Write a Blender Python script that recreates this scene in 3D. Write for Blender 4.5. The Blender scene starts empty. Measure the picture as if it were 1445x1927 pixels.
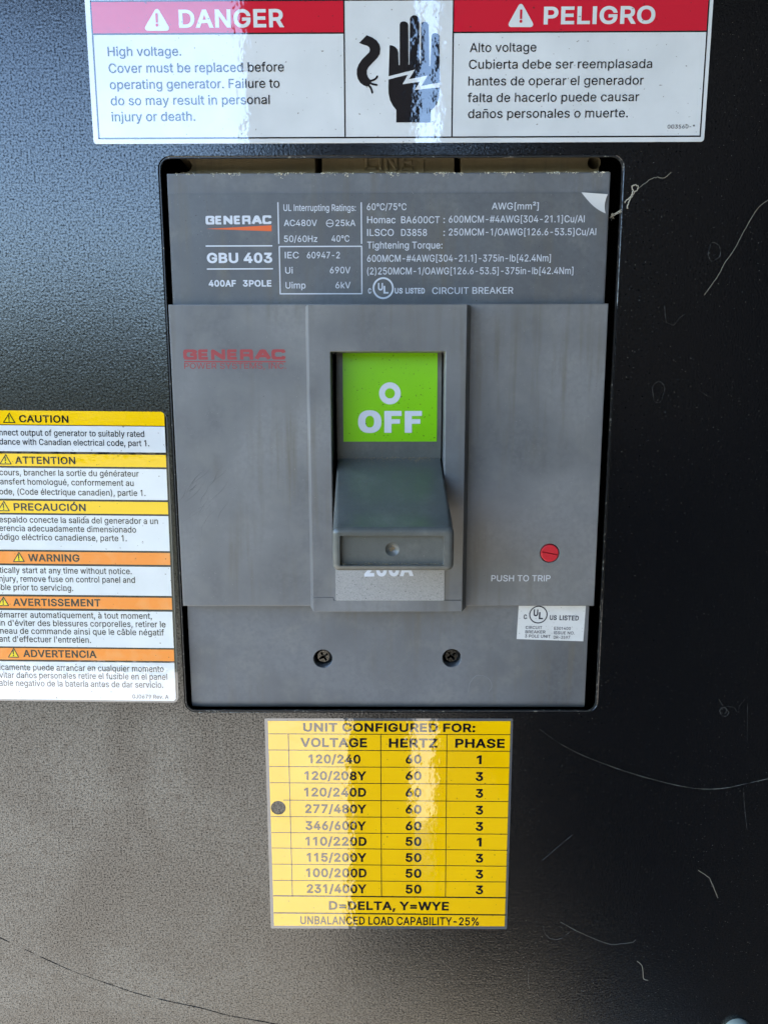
import bpy, bmesh, math, random
import numpy as np
from mathutils import Matrix, Vector
from mathutils.geometry import delaunay_2d_cdt

# ------------------------------------------------------------------ camera, sky, sun, exposure
C = bpy.context.scene.collection
SC = bpy.context.scene
F_PX, CX, CY, DIST = 1335.0, 722.5, 963.5, 234.5          # photo pixels, millimetres
_p, _y, _r = [math.radians(a) for a in (9.31276, -0.34886, -0.09220)]
FW = np.array([math.sin(_y)*math.cos(_p), math.cos(_y)*math.cos(_p), -math.sin(_p)])
_rt = np.array([math.cos(_y), -math.sin(_y), 0.0]); _up = np.cross(_rt, FW)
RT = math.cos(_r)*_rt + math.sin(_r)*_up
UP = -math.sin(_r)*_rt + math.cos(_r)*_up
cd = bpy.data.cameras.new('camera'); cam = bpy.data.objects.new('camera', cd); C.objects.link(cam)
cam.matrix_world = Matrix(((RT[0], UP[0], -FW[0], 0), (RT[1], UP[1], -FW[1], -DIST/1000),
                           (RT[2], UP[2], -FW[2], 0), (0, 0, 0, 1)))
cd.sensor_fit = 'VERTICAL'; cd.sensor_height = 36; cd.lens = F_PX/1927*36
cd.clip_start = 0.005; cd.clip_end = 500
SC.camera = cam

SUN_EL, SUN_AZ = math.radians(50), math.radians(-42)       # azimuth from +Y (behind the panel), negative = left
world = bpy.data.worlds.new('World'); SC.world = world; world.use_nodes = True
nt = world.node_tree; bg = nt.nodes['Background']
sky = nt.nodes.new('ShaderNodeTexSky'); sky.sky_type = 'NISHITA'; sky.sun_disc = False
sky.sun_elevation = SUN_EL; sky.sun_rotation = SUN_AZ
sky.air_density = 1.0; sky.dust_density = 0.3; sky.ozone_density = 1.6
nt.links.new(sky.outputs[0], bg.inputs[0]); bg.inputs[1].default_value = 0.15
sd = bpy.data.lights.new('sun', 'SUN'); sd.energy = 4.2; sd.angle = math.radians(0.5); sd.color = (1, .92, .80)
sun = bpy.data.objects.new('sun', sd); C.objects.link(sun)
sdir = Vector((math.sin(SUN_AZ)*math.cos(SUN_EL), math.cos(SUN_AZ)*math.cos(SUN_EL), math.sin(SUN_EL)))
sun.rotation_euler = sdir.to_track_quat('Z', 'Y').to_euler(); sun.location = (-2, 1, 3)
SC.view_settings.view_transform = 'Standard'; SC.view_settings.look = 'None'
SC.view_settings.gamma = 1; SC.view_settings.exposure = 3.35

# ------------------------------------------------------------------ helpers
def P(u, v, d=0.0):
    """where the sight line through photo pixel (u, v) meets the plane lying d mm in front of the panel"""
    k = FW*F_PX + RT*(u-CX) - UP*(v-CY)
    t = (DIST-d)/k[1]
    return (k[0]*t, k[2]*t)

def tag(o, label=None, cat=None, group=None, kind=None):
    for k, v in (('label', label), ('category', cat), ('group', group), ('kind', kind)):
        if v: o[k] = v
    return o

def thing(name, loc, label, cat, group=None):
    o = bpy.data.objects.new(name, None); C.objects.link(o); o.empty_display_size = .02
    o.location = [c/1000 for c in loc]
    o['_o'] = list(loc)
    return tag(o, label, cat, group)

ORIG = {}
def obj(name, V, Fc, mat, parent=None, smooth=False, label=None, flatcaps=True):
    """V in millimetres, world space; the mesh is stored relative to the thing it belongs to"""
    root = parent
    while root is not None and root.parent is not None: root = root.parent
    off = np.array(ORIG.get(root.name, (0, 0, 0))) if root is not None else np.zeros(3)
    A = (np.array(V, float)-off)/1000
    me = bpy.data.meshes.new(name); me.from_pydata(A.tolist(), [], [tuple(f) for f in Fc])
    mats = mat if isinstance(mat, (list, tuple)) else [mat]
    for m in mats: me.materials.append(m)
    bm = bmesh.new(); bm.from_mesh(me); bmesh.ops.remove_doubles(bm, verts=bm.verts, dist=1e-7)
    if name not in ('lettering', 'print_line'): bmesh.ops.recalc_face_normals(bm, faces=bm.faces)
    bm.to_mesh(me); bm.free()
    if smooth:
        me.shade_smooth()
        try: me.set_sharp_from_angle(angle=math.radians(35))
        except Exception: pass
        if flatcaps:
            at = me.attributes.get('sharp_edge') or me.attributes.new('sharp_edge', 'BOOLEAN', 'EDGE')
            ei = {tuple(sorted(e.vertices)): e.index for e in me.edges}
            for p in me.polygons:
                if abs(p.normal.y) > .9995:
                    for k in p.edge_keys: at.data[ei[tuple(sorted(k))]].value = True
    o = bpy.data.objects.new(name, me); C.objects.link(o)
    if parent is not None: o.parent = parent
    if label: o['label'] = label
    return o

def root(name, loc, label, cat, group=None):
    o = bpy.data.objects.new(name, None); C.objects.link(o); o.empty_display_size = .02
    o.location = [c/1000 for c in loc]; ORIG[o.name] = loc
    return tag(o, label, cat, group)

def area(L): 
    return sum(L[i-1][0]*L[i][1]-L[i][0]*L[i-1][1] for i in range(len(L)))/2

def offset(L, w):
    """shift a loop to its left by w (mitred, clamped)"""
    n = len(L); out = []
    for i in range(n):
        a, b, c = L[i-1], L[i], L[(i+1) % n]
        d1 = (b[0]-a[0], b[1]-a[1]); d2 = (c[0]-b[0], c[1]-b[1])
        l1 = math.hypot(*d1) or 1e-9; l2 = math.hypot(*d2) or 1e-9
        n1 = (-d1[1]/l1, d1[0]/l1); n2 = (-d2[1]/l2, d2[0]/l2)
        m = (n1[0]+n2[0], n1[1]+n2[1]); ml = m[0]*m[0]+m[1]*m[1]
        k = 2/ml if ml > .35 else 2/.35
        out.append((b[0]+m[0]*k*w, b[1]+m[1]*k*w))
    return out

def clean(L):
    o = []
    for p in L:
        if not o or abs(p[0]-o[-1][0])+abs(p[1]-o[-1][1]) > 1e-6: o.append(p)
    if len(o) > 1 and abs(o[0][0]-o[-1][0])+abs(o[0][1]-o[-1][1]) < 1e-6: o.pop()
    return o

def tri(loops, mode='nonzero'):
    """triangulate the area inside overlapping loops (holes run the other way)"""
    pts, edg = [], []
    for L in loops:
        s = len(pts); pts += [Vector(p) for p in L]
        edg += [(s+i, s+(i+1) % len(L)) for i in range(len(L))]
    r = delaunay_2d_cdt(pts, edg, [], 0, 1e-6)
    V = [tuple(v) for v in r[0]]
    if not r[2]: return V, []
    Fa = np.array([f for f in r[2] if len(f) == 3]); A = np.array(V)
    c = A[Fa].mean(axis=1); w = np.zeros(len(c), int)
    for L in loops:
        a = np.array(L); b = np.roll(a, -1, axis=0)
        for (ax, ay), (bx, by) in zip(a, b):
            up = (ay <= c[:, 1]) & (by > c[:, 1]); dn = (ay > c[:, 1]) & (by <= c[:, 1])
            if not (up.any() or dn.any()): continue
            s = (bx-ax)*(c[:, 1]-ay)-(c[:, 0]-ax)*(by-ay)
            w += (up & (s > 0)).astype(int); w -= (dn & (s < 0)).astype(int)
    return V, [tuple(f) for f, k in zip(Fa.tolist(), w) if k != 0]

def rect(x0, z0, x1, z1, r=0, n=5):
    if r <= 0: return [(x0, z0), (x1, z0), (x1, z1), (x0, z1)]
    L = []
    for cx, cz, a in ((x1-r, z0+r, -90), (x1-r, z1-r, 0), (x0+r, z1-r, 90), (x0+r, z0+r, 180)):
        for i in range(n+1):
            t = math.radians(a+90*i/n); L.append((cx+r*math.cos(t), cz+r*math.sin(t)))
    return L

def circ(cx, cz, r, n=32, a0=0):
    return [(cx+r*math.cos(a0+2*math.pi*i/n), cz+r*math.sin(a0+2*math.pi*i/n)) for i in range(n)]

def ccw(L): return L if area(L) > 0 else L[::-1]

class G:
    """collects geometry in mm; in-plane (x, z) and d = height in front of the panel (towards the viewer)"""
    def __init__(s): s.V = []; s.F = []
    def add(s, V, Fc):
        k = len(s.V); s.V += V; s.F += [tuple(i+k for i in f) for f in Fc]
    def cap(s, loops, d, fn=None):
        V, Fc = tri(loops)
        s.add([(x, -(d if fn is None else fn(x, z)+d), z) for x, z in V], [f[::1] for f in Fc])
    def wall(s, La, da, Lb, db):
        n = len(La)
        V = [(x, -da, z) for x, z in La]+[(x, -db, z) for x, z in Lb]
        s.add(V, [(i, (i+1) % n, n+(i+1) % n, n+i) for i in range(n)])
    def slab(s, loops, d0, d1, b=0, n=3, back=True, base=None, hb=None):
        """plate between d0 and d1; loops[0] outer, the others holes; b = rounding of the front edge"""
        outer = ccw(loops[0]); holes = [ccw(h) for h in loops[1:]]
        if hb is None: hb = b
        rings = [(outer if base is None else base, d0), (outer, d1-b)]
        for i in range(1, n+1 if b else 0+1):
            if not b: break
            t = math.pi/2*i/n; rings.append((offset(outer, b*(1-math.cos(t))), d1-b*(1-math.sin(t))))
        for (a, da), (c, dc) in zip(rings, rings[1:]):
            s.wall(a, da, c, dc)
        hf = []
        for h in holes:
            hr = [(h, d0), (h, d1-hb)]
            if hb:
                for i in range(1, n+1):
                    t = math.pi/2*i/n; hr.append((offset(h, -hb*(1-math.cos(t))), d1-hb*(1-math.sin(t))))
            for (a, da), (c, dc) in zip(hr, hr[1:]): s.wall(a, da, c, dc)
            hf.append(hr[-1][0][::-1])
        s.cap([rings[-1][0]]+hf, d1)
        if back: s.cap([rings[0][0]]+[h[::-1] for h in holes], d0)
        return s
    def tube(s, pts, r, n=6, taper=None):
        pts = [Vector(p) for p in pts]; m = len(pts); R = []
        for i, p in enumerate(pts):
            t = (pts[min(i+1, m-1)]-pts[max(i-1, 0)]).normalized()
            a = t.cross(Vector((0, 1, .01))).normalized(); b = t.cross(a)
            rr = r*(taper(i/(m-1)) if taper else 1)
            R.append([tuple(p+a*rr*math.cos(2*math.pi*j/n)+b*rr*math.sin(2*math.pi*j/n)) for j in range(n)])
        V = [v for ring in R for v in ring]
        Fc = [(i*n+j, i*n+(j+1) % n, (i+1)*n+(j+1) % n, (i+1)*n+j) for i in range(m-1) for j in range(n)]
        Fc += [tuple(range(n)), tuple((m-1)*n+j for j in range(n))]
        s.add(V, Fc); return s
    def make(s, name, mat, parent=None, smooth=False, label=None):
        return obj(name, s.V, s.F, mat, parent, smooth, label)

def spline(pts, k=6):
    out = []
    for i in range(len(pts)-1):
        p0, p1, p2, p3 = [np.array(pts[max(0, min(len(pts)-1, j))], float) for j in (i-1, i, i+1, i+2)]
        for t in np.linspace(0, 1, k, endpoint=False):
            out.append(tuple(.5*((2*p1)+(-p0+p2)*t+(2*p0-5*p1+4*p2-p3)*t*t+(-p0+3*p1-3*p2+p3)*t**3)))
    out.append(tuple(pts[-1])); return out

def stroke(pts, w, closed=False):
    """loops covering a polyline of width w with round joints (to be merged by the winding rule)"""
    out = []; n = len(pts)
    for i in range(n if closed else n-1):
        a, b = pts[i], pts[(i+1) % n]
        dx, dz = b[0]-a[0], b[1]-a[1]; l = math.hypot(dx, dz) or 1e-9
        nx, nz = -dz/l*w/2, dx/l*w/2
        out.append(ccw([(a[0]-nx, a[1]-nz), (b[0]-nx, b[1]-nz), (b[0]+nx, b[1]+nz), (a[0]+nx, a[1]+nz)]))
    for p in pts: out.append(circ(p[0], p[1], w/2, 10, .13))
    return out

# ------------------------------------------------------------------ lettering (outlines kept as numbers, cap height 509)
GL = {}
def load_glyphs(txt):
    for row in txt.strip().split('\n'):
        code, adv, rest = row.split(' ', 2)
        loops = []
        for part in rest.split(';'):
            a = [int(q) for q in part.split(',')]; x = y = 0; L = []
            for i in range(0, len(a), 2):
                x += a[i]; y += a[i+1]; L.append((x, y))
            loops.append(L)
        GL[chr(int(code))] = (int(adv), loops)

load_glyphs("""
33 196 67,160,-4,349,69,0,-4,-349;98,-4,-12,1,-11,4,-9,8,-8,9,-4,11,-2,12,2,12,4,11,8,9,9,7,11,5,12,1,12,-1,11,-5,9,-7,8,-9,4,-11,1,-12,-1,-12,-4,-11,-8,-9,-9,-8,-11,-4
35 440 242,0,84,509,51,0,-83,-509;10,140,9,52,381,0,-9,-52;64,0,83,509,51,0,-83,-509;40,316,9,52,380,0,-8,-52
37 676 175,283,-20,1,-18,5,-16,8,-14,11,-12,12,-9,15,-6,16,-4,18,-1,19,0,24,1,19,4,17,7,16,9,15,11,13,14,11,16,8,18,4,20,2,21,-2,18,-4,16,-8,14,-11,11,-13,9,-15,6,-16,4,-17,2,-19,0,-24,-2,-19,-4,-18,-6,-16,-9,-15,-11,-12,-14,-11,-16,-8,-18,-5;175,327,16,2,12,6,9,11,6,12,4,14,1,16,0,24,-1,16,-3,13,-6,13,-9,10,-13,6,-16,3,-15,-3,-12,-6,-10,-10,-6,-13,-4,-13,-1,-16,0,-24,1,-16,4,-14,6,-12,9,-11,13,-6;501,-10,-20,2,-19,5,-16,8,-14,10,-11,13,-9,15,-6,16,-4,18,-2,18,0,25,2,18,4,18,6,16,9,15,12,13,14,10,16,8,18,5,20,2,21,-2,18,-5,16,-8,14,-10,11,-13,9,-15,6,-16,4,-18,1,-18,0,-25,-1,-18,-4,-18,-7,-16,-9,-15,-11,-13,-14,-10,-15,-8,-19,-5;501,35,16,2,12,6,9,10,6,13,4,14,1,15,0,25,-1,15,-4,14,-6,13,-9,10,-12,6,-16,2,-15,-2,-13,-6,-9,-10,-6,-13,-4,-14,-1,-15,0,-25,1,-15,4,-14,6,-13,9,-10,12,-6;132,0,350,509,58,0,-349,-509
39 206 78,318,-8,191,66,0,-8,-191
40 273 89,207,1,37,4,39,7,41,8,40,10,39,13,38,13,36,15,33,17,29,59,0,-17,-36,-15,-37,-13,-38,-12,-38,-10,-39,-8,-38,-5,-37,-4,-35,-1,-34,1,-31,3,-31,5,-30,7,-32,10,-33,11,-34,14,-35,16,-38,18,-39,-59,0,-27,50,-22,50,-17,51,-12,51,-7,50
41 273 37,-96,19,40,16,38,14,36,11,34,9,33,7,31,5,31,3,30,1,30,-1,34,-4,35,-5,37,-8,38,-10,39,-12,38,-13,38,-15,37,-17,36,60,0,16,-29,15,-33,14,-36,12,-38,10,-39,9,-41,6,-40,4,-39,1,-37,-2,-51,-8,-52,-13,-51,-17,-50,-21,-50,-26,-49
42 453 201,223,5,108,-92,-59,-25,43,97,50,-97,50,25,44,92,-59,-5,109,49,0,-4,-109,91,59,25,-44,-96,-50,96,-50,-25,-43,-91,59,4,-108
44 188 38,-119,30,190,69,0,-53,-190
45 453 337,244,0,-56,-223,0,0,56
46 188 95,-4,-12,1,-10,4,-10,8,-8,9,-4,11,-1,12,1,12,4,11,8,9,10,8,10,4,12,2,12,-2,11,-4,10,-8,7,-9,5,-11,1,-12,-1,-12,-5,-11,-7,-9,-10,-8,-11,-4
47 249 235,533,-164,-609,-57,0,164,609
48 453 227,-7,-36,4,-33,10,-28,17,-25,24,-20,29,-16,36,-12,42,-7,47,-2,52,2,52,7,47,12,42,16,36,21,30,24,23,29,18,32,10,36,4,35,-4,33,-10,28,-18,25,-23,20,-30,16,-36,12,-42,7,-47,2,-52,-2,-52,-7,-47,-12,-42,-16,-36,-20,-29,-25,-24,-28,-17,-32,-10;227,50,23,2,21,8,19,14,16,18,14,24,10,28,8,32,4,37,2,41,-2,41,-4,37,-8,33,-10,28,-14,23,-16,19,-19,14,-21,8,-23,3,-24,-3,-21,-8,-19,-14,-16,-19,-13,-23,-11,-28,-8,-33,-4,-37,-2,-41,2,-41,4,-37,8,-32,11,-28,13,-24,16,-18,19,-14,21,-8
49 400 256,509,0,-509,-64,0,0,448,-3,0,-113,-80,0,62,112,79
50 453 64,0,0,47,170,182,18,19,16,18,14,16,12,16,9,14,8,15,5,14,3,15,1,15,-1,18,-4,16,-7,14,-10,12,-11,10,-14,8,-15,6,-17,3,-17,2,-19,-2,-17,-4,-16,-7,-13,-9,-11,-11,-9,-14,-7,-15,-4,-17,-1,-19,-61,0,2,29,7,27,11,24,16,22,19,18,22,14,25,11,28,6,29,3,29,-3,27,-6,25,-10,22,-15,18,-17,15,-20,11,-22,7,-25,2,-26,-1,-18,-3,-18,-6,-18,-8,-19,-12,-19,-15,-21,-19,-24,-23,-26,-27,-29,-114,-120,0,-3,236,0,0,-57
51 453 218,-7,-30,2,-29,6,-26,9,-25,12,-20,16,-18,19,-13,22,-9,25,-4,28,65,0,3,-17,6,-15,8,-13,11,-11,13,-10,15,-7,17,-5,18,-3,19,-1,20,1,19,4,17,6,16,8,13,11,11,13,8,15,5,17,1,20,-1,18,-5,17,-7,16,-10,15,-14,12,-17,11,-21,7,-25,5,-28,2,-44,0,0,51,131,149,0,4,-218,0,0,57,302,0,0,-48,-161,-183,0,11,36,1,32,-4,29,-10,25,-14,21,-18,17,-22,12,-24,8,-25,2,-28,-3,-29,-7,-26,-13,-24,-16,-21,-21,-18,-24,-15,-28,-10,-30,-7
52 453 40,105,0,53,207,351,64,0,-202,-343,0,-3,304,0,0,-58;282,0,0,121,0,25,0,172,61,0,0,-318
53 453 221,-7,-29,2,-27,6,-25,10,-22,14,-19,16,-16,19,-12,22,-8,23,-3,25,62,0,3,-15,5,-13,8,-13,10,-11,12,-10,13,-8,15,-6,16,-3,17,-1,20,1,18,5,17,8,15,11,13,14,10,15,8,18,4,19,2,21,-2,21,-5,20,-7,18,-11,16,-13,14,-15,11,-18,8,-19,5,-20,2,-17,-1,-17,-3,-17,-5,-15,-6,-13,-7,-11,-9,-61,7,29,256,270,0,0,-57,-215,0,-17,-151,2,0,12,10,14,7,16,7,16,5,18,3,17,1,23,-2,22,-4,20,-7,19,-10,17,-12,15,-14,13,-16,12,-18,9,-20,7,-21,4,-23,1,-24,-3,-31,-7,-30,-12,-26,-17,-24,-20,-20,-23,-17,-27,-12,-29,-7
54 453 226,-7,-30,3,-28,7,-26,12,-23,16,-19,20,-16,23,-11,27,-7,29,-2,32,1,25,6,25,9,27,13,29,19,34,25,38,115,169,70,0,-171,-248,-6,0,6,9,6,9,8,9,9,7,10,7,12,5,12,4,13,2,14,1,30,-2,26,-7,25,-10,21,-15,18,-18,15,-22,10,-25,7,-28,2,-30,-2,-30,-8,-29,-11,-25,-16,-23,-19,-20,-23,-16,-26,-11,-27,-7;226,48,19,2,18,5,16,8,14,10,11,13,10,15,8,18,4,18,1,20,-1,21,-4,18,-8,17,-10,15,-11,13,-14,10,-16,8,-18,5,-19,1,-19,-1,-17,-5,-16,-7,-14,-11,-12,-12,-10,-15,-7,-17,-5,-18,-1,-21,1,-20,5,-19,7,-17,10,-16,12,-13,14,-10,16,-8,17,-5
55 453 97,0,226,448,0,4,-261,0,0,57,329,0,0,-60,-226,-449
56 453 226,-7,-33,2,-30,6,-27,10,-25,14,-20,17,-17,20,-12,22,-8,25,-2,26,1,21,5,20,7,19,10,17,12,16,14,13,16,11,17,8,19,5,0,2,-24,9,-20,13,-16,19,-13,22,-7,24,-3,26,3,25,6,24,11,21,16,19,18,16,22,13,24,10,27,6,29,2,29,-2,27,-6,24,-10,22,-13,18,-16,15,-19,12,-21,6,-24,3,-25,-3,-26,-7,-24,-13,-22,-16,-19,-20,-13,-23,-9,0,-2,19,-5,16,-8,16,-11,14,-13,12,-16,10,-17,8,-19,4,-20,2,-21,-3,-26,-7,-25,-13,-22,-16,-20,-21,-17,-24,-14,-28,-10,-30,-6;226,49,22,1,19,4,18,6,15,9,13,10,10,12,8,15,4,15,2,18,-2,18,-5,16,-8,16,-10,13,-14,11,-15,10,-18,7,-18,4,-21,1,-20,-1,-19,-4,-18,-7,-15,-10,-14,-11,-10,-13,-8,-16,-5,-16,-2,-18,2,-18,4,-15,8,-15,10,-12,13,-10,15,-9,18,-6,20,-4;226,290,18,1,16,3,14,6,13,8,11,10,9,12,7,14,4,15,1,17,-1,16,-4,15,-6,13,-9,12,-11,10,-13,7,-15,6,-16,4,-18,1,-18,-1,-16,-4,-15,-6,-13,-7,-11,-10,-8,-12,-7,-13,-4,-15,-1,-16,1,-17,4,-15,7,-14,9,-12,11,-10,13,-8,15,-6,16,-3
57 453 226,516,30,-3,29,-7,25,-12,23,-16,19,-20,16,-24,12,-26,7,-30,2,-31,-2,-25,-5,-26,-9,-26,-14,-30,-19,-33,-25,-39,-115,-168,-70,0,171,248,6,0,-5,-10,-7,-9,-8,-8,-9,-7,-10,-7,-11,-5,-12,-4,-13,-3,-14,0,-30,2,-27,6,-24,11,-21,15,-18,18,-15,22,-11,25,-6,27,-2,31,2,30,7,29,12,25,16,23,19,20,23,15,25,12,28,7;226,460,-19,-1,-17,-5,-16,-8,-14,-11,-12,-12,-10,-16,-7,-17,-4,-18,-2,-20,2,-21,4,-18,7,-18,10,-15,12,-12,14,-11,16,-7,17,-5,19,-2,19,2,18,4,16,8,14,10,12,13,9,15,8,17,4,18,1,20,-1,21,-4,19,-8,17,-9,15,-12,13,-14,11,-16,8,-18,5
58 188 95,-4,-12,1,-10,4,-10,8,-8,9,-4,11,-1,12,1,12,4,11,8,9,10,8,10,4,12,2,12,-2,11,-4,10,-8,7,-9,5,-11,1,-12,-1,-12,-5,-11,-7,-9,-10,-8,-11,-4;95,271,-12,1,-10,5,-10,7,-8,10,-4,10,-1,12,1,12,4,11,8,10,10,7,10,4,12,2,12,-2,11,-4,10,-7,7,-10,5,-11,1,-12,-1,-12,-5,-10,-7,-10,-10,-7,-11,-5
61 453 72,245,0,56,309,0,0,-56;72,97,0,56,309,0,0,-56
65 480 16,0,185,509,75,0,187,-509,-68,0,-108,302,-7,21,-8,23,-8,26,-9,30,-11,36,-12,40,13,0,-12,-41,-11,-35,-9,-31,-9,-26,-7,-23,-6,-20,-106,-302;110,142,0,57,260,0,0,-57
66 456 60,0,0,509,181,0,33,-2,30,-6,25,-10,21,-14,17,-16,14,-19,9,-21,6,-23,2,-24,-1,-21,-4,-17,-6,-16,-9,-13,-10,-12,-12,-9,-13,-8,-14,-6,-14,-5,0,-5,16,-2,16,-6,16,-9,15,-11,13,-14,11,-17,9,-19,5,-23,2,-25,-2,-25,-6,-23,-10,-21,-14,-19,-18,-17,-24,-13,-27,-10,-33,-6,-37,-2;125,57,120,0,36,3,28,7,21,13,14,16,9,19,2,22,-1,16,-4,16,-8,15,-9,13,-13,12,-14,9,-17,7,-20,4,-21,2,-123,0;125,285,113,0,18,2,17,3,15,6,14,8,12,10,9,12,7,14,5,15,1,17,-3,21,-7,19,-13,17,-19,13,-24,7,-30,3,-115,0
67 510 267,-7,-42,4,-39,10,-36,18,-31,24,-27,30,-22,36,-17,42,-9,46,-4,51,4,51,9,47,17,41,22,36,27,30,31,25,36,17,39,11,42,4,26,-2,24,-3,23,-7,22,-8,21,-11,19,-14,17,-15,16,-18,13,-20,11,-21,8,-24,6,-25,-65,0,-4,17,-7,15,-8,15,-9,12,-11,11,-12,10,-13,9,-14,7,-15,5,-15,4,-16,2,-17,1,-30,-3,-28,-8,-25,-13,-23,-18,-20,-23,-16,-27,-12,-32,-7,-37,-3,-41,3,-41,7,-36,12,-32,16,-28,20,-23,23,-18,26,-13,27,-7,30,-3,17,1,16,2,15,4,15,5,14,7,13,9,12,9,11,12,9,12,8,14,7,16,4,16,65,0,-6,-25,-8,-23,-11,-21,-13,-20,-15,-18,-18,-15,-19,-14,-20,-11,-22,-8,-24,-7,-24,-4
68 502 219,0,-123,0,0,57,119,0,39,3,34,8,30,13,25,18,20,23,16,27,11,32,7,35,2,39,-2,39,-7,35,-11,32,-15,27,-20,22,-24,18,-29,13,-33,8,-37,3,-128,0,0,57,132,0,48,-4,42,-10,38,-17,32,-23,27,-29,21,-35,16,-40,9,-45,4,-51,-4,-50,-9,-46,-16,-40,-22,-36,-27,-29,-33,-23,-39,-17,-44,-11;125,509,0,-509,-65,0,0,509
69 419 60,0,0,509,312,0,0,-57,-247,0,0,-166,230,0,0,-57,-230,0,0,-172,250,0,0,-57
70 410 60,0,0,509,309,0,0,-57,-244,0,0,-174,221,0,0,-57,-221,0,0,-221
71 520 269,-7,-44,4,-40,10,-36,18,-31,24,-27,30,-22,37,-16,41,-10,46,-3,51,3,51,10,47,16,41,22,36,26,30,32,25,35,17,39,11,42,4,26,-2,25,-4,24,-6,23,-10,21,-11,19,-14,18,-16,15,-17,13,-20,11,-21,8,-22,6,-24,-66,0,-6,16,-7,14,-8,14,-9,13,-10,11,-12,10,-12,9,-14,7,-15,5,-15,5,-17,2,-18,1,-29,-3,-27,-8,-26,-13,-23,-18,-19,-22,-16,-28,-12,-32,-7,-37,-3,-41,3,-41,7,-36,12,-32,16,-28,20,-22,23,-19,26,-13,28,-7,31,-3,27,2,26,6,23,10,20,14,17,17,14,21,11,24,6,26,2,29,19,-3,-151,0,0,57,195,0,0,-56,-3,-40,-9,-36,-15,-33,-20,-29,-25,-24,-29,-19,-33,-14,-36,-9
72 517 60,0,0,509,65,0,0,-220,267,0,0,220,65,0,0,-509,-65,0,0,232,-267,0,0,-232
73 184 60,0,0,509,65,0,0,-509
74 396 185,-7,-42,5,-37,13,-31,22,-23,30,-14,37,-5,45,0,28,65,0,0,-28,2,-28,8,-24,14,-19,17,-13,21,-8,25,-3,24,3,21,8,18,13,13,19,8,24,3,28,0,364,64,0,0,-364,-4,-45,-14,-37,-24,-30,-31,-22,-36,-13
75 467 104,145,0,71,12,15,12,15,11,15,12,14,11,14,12,14,13,14,12,14,13,13,152,165,84,0,-217,-233,-3,0;60,0,0,509,65,0,0,-175,-1,-109,1,-32,0,-193;372,0,-184,259,40,50,221,-309
76 393 60,0,0,509,65,0,0,-452,236,0,0,-57
77 628 60,0,0,509,92,0,125,-322,3,-8,4,-9,3,-11,4,-12,4,-12,4,-12,4,-13,4,-13,4,-13,4,-13,4,-11,3,-11,-15,0,4,10,3,12,4,12,4,12,4,13,4,13,4,13,4,12,4,12,4,11,3,10,3,8,124,322,92,0,0,-509,-64,0,0,291,0,11,0,12,0,13,1,13,0,14,0,15,0,14,1,15,0,15,0,15,1,15,0,14,6,0,-5,-16,-5,-16,-5,-16,-6,-16,-5,-15,-5,-15,-5,-15,-5,-13,-5,-13,-4,-12,-4,-10,-3,-9,-114,-291,-56,0,-116,291,-3,9,-4,10,-4,11,-4,12,-5,14,-5,14,-5,15,-6,16,-5,16,-5,16,-6,17,-6,16,7,0,0,-13,1,-14,0,-14,0,-15,1,-15,0,-14,0,-15,0,-15,1,-14,0,-13,0,-13,0,-11,0,-291
78 523 60,0,0,509,76,0,207,-326,6,-9,6,-11,8,-12,8,-14,8,-15,9,-15,8,-17,9,-17,9,-18,-9,-1,-2,18,-1,18,-1,18,-1,18,-1,16,0,15,0,14,0,13,0,11,0,314,64,0,0,-509,-76,0,-185,290,-8,13,-8,14,-9,14,-9,15,-9,17,-11,18,-12,21,-13,23,-15,27,11,2,1,-25,1,-23,1,-22,1,-21,1,-18,0,-17,1,-15,0,-12,0,-10,0,-291
79 533 267,-7,-42,4,-39,10,-36,18,-31,24,-27,30,-22,36,-17,42,-9,46,-4,51,4,51,9,47,17,41,22,36,27,30,31,25,36,17,39,11,42,4,42,-4,39,-11,36,-17,31,-25,27,-30,22,-36,16,-41,10,-47,3,-51,-3,-51,-10,-46,-16,-42,-22,-36,-27,-30,-31,-24,-36,-18,-39,-10;267,53,29,2,28,8,25,13,23,18,20,22,16,28,12,32,8,37,2,41,-2,41,-8,37,-12,33,-16,27,-20,23,-23,18,-25,13,-28,7,-29,3,-30,-3,-27,-8,-26,-12,-23,-18,-19,-23,-17,-28,-12,-32,-7,-37,-3,-41,3,-41,7,-37,12,-32,17,-27,19,-23,23,-18,26,-13,27,-8
80 445 60,0,0,509,175,0,37,-3,33,-7,27,-12,24,-16,19,-19,15,-22,10,-26,7,-27,2,-29,-2,-30,-7,-27,-10,-26,-15,-22,-19,-20,-24,-16,-27,-12,-33,-7,-37,-2,-126,0,0,56,124,0,24,2,22,4,18,8,15,10,12,13,9,15,6,16,4,18,1,20,-1,19,-4,18,-6,17,-9,14,-12,12,-15,11,-18,7,-22,5,-25,1,-107,0,0,-452
81 533 245,159,68,0,56,-74,15,-20,84,-113,-67,0,-55,75,-15,19;267,-7,-42,4,-39,10,-36,18,-31,24,-27,30,-22,36,-17,42,-9,46,-4,51,4,51,9,47,17,41,22,36,27,30,31,25,36,17,39,11,42,4,42,-4,39,-11,36,-17,31,-25,27,-30,22,-36,16,-41,10,-47,3,-51,-3,-51,-10,-46,-16,-42,-22,-36,-27,-30,-31,-24,-36,-18,-39,-10;267,53,29,2,28,8,25,13,23,18,20,22,16,28,12,32,8,37,2,41,-2,41,-8,37,-12,33,-16,27,-20,23,-23,18,-25,13,-28,7,-29,3,-30,-3,-27,-8,-26,-12,-23,-18,-19,-23,-17,-28,-12,-32,-7,-37,-3,-41,3,-41,7,-37,12,-32,17,-27,19,-23,23,-18,26,-13,27,-8
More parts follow.
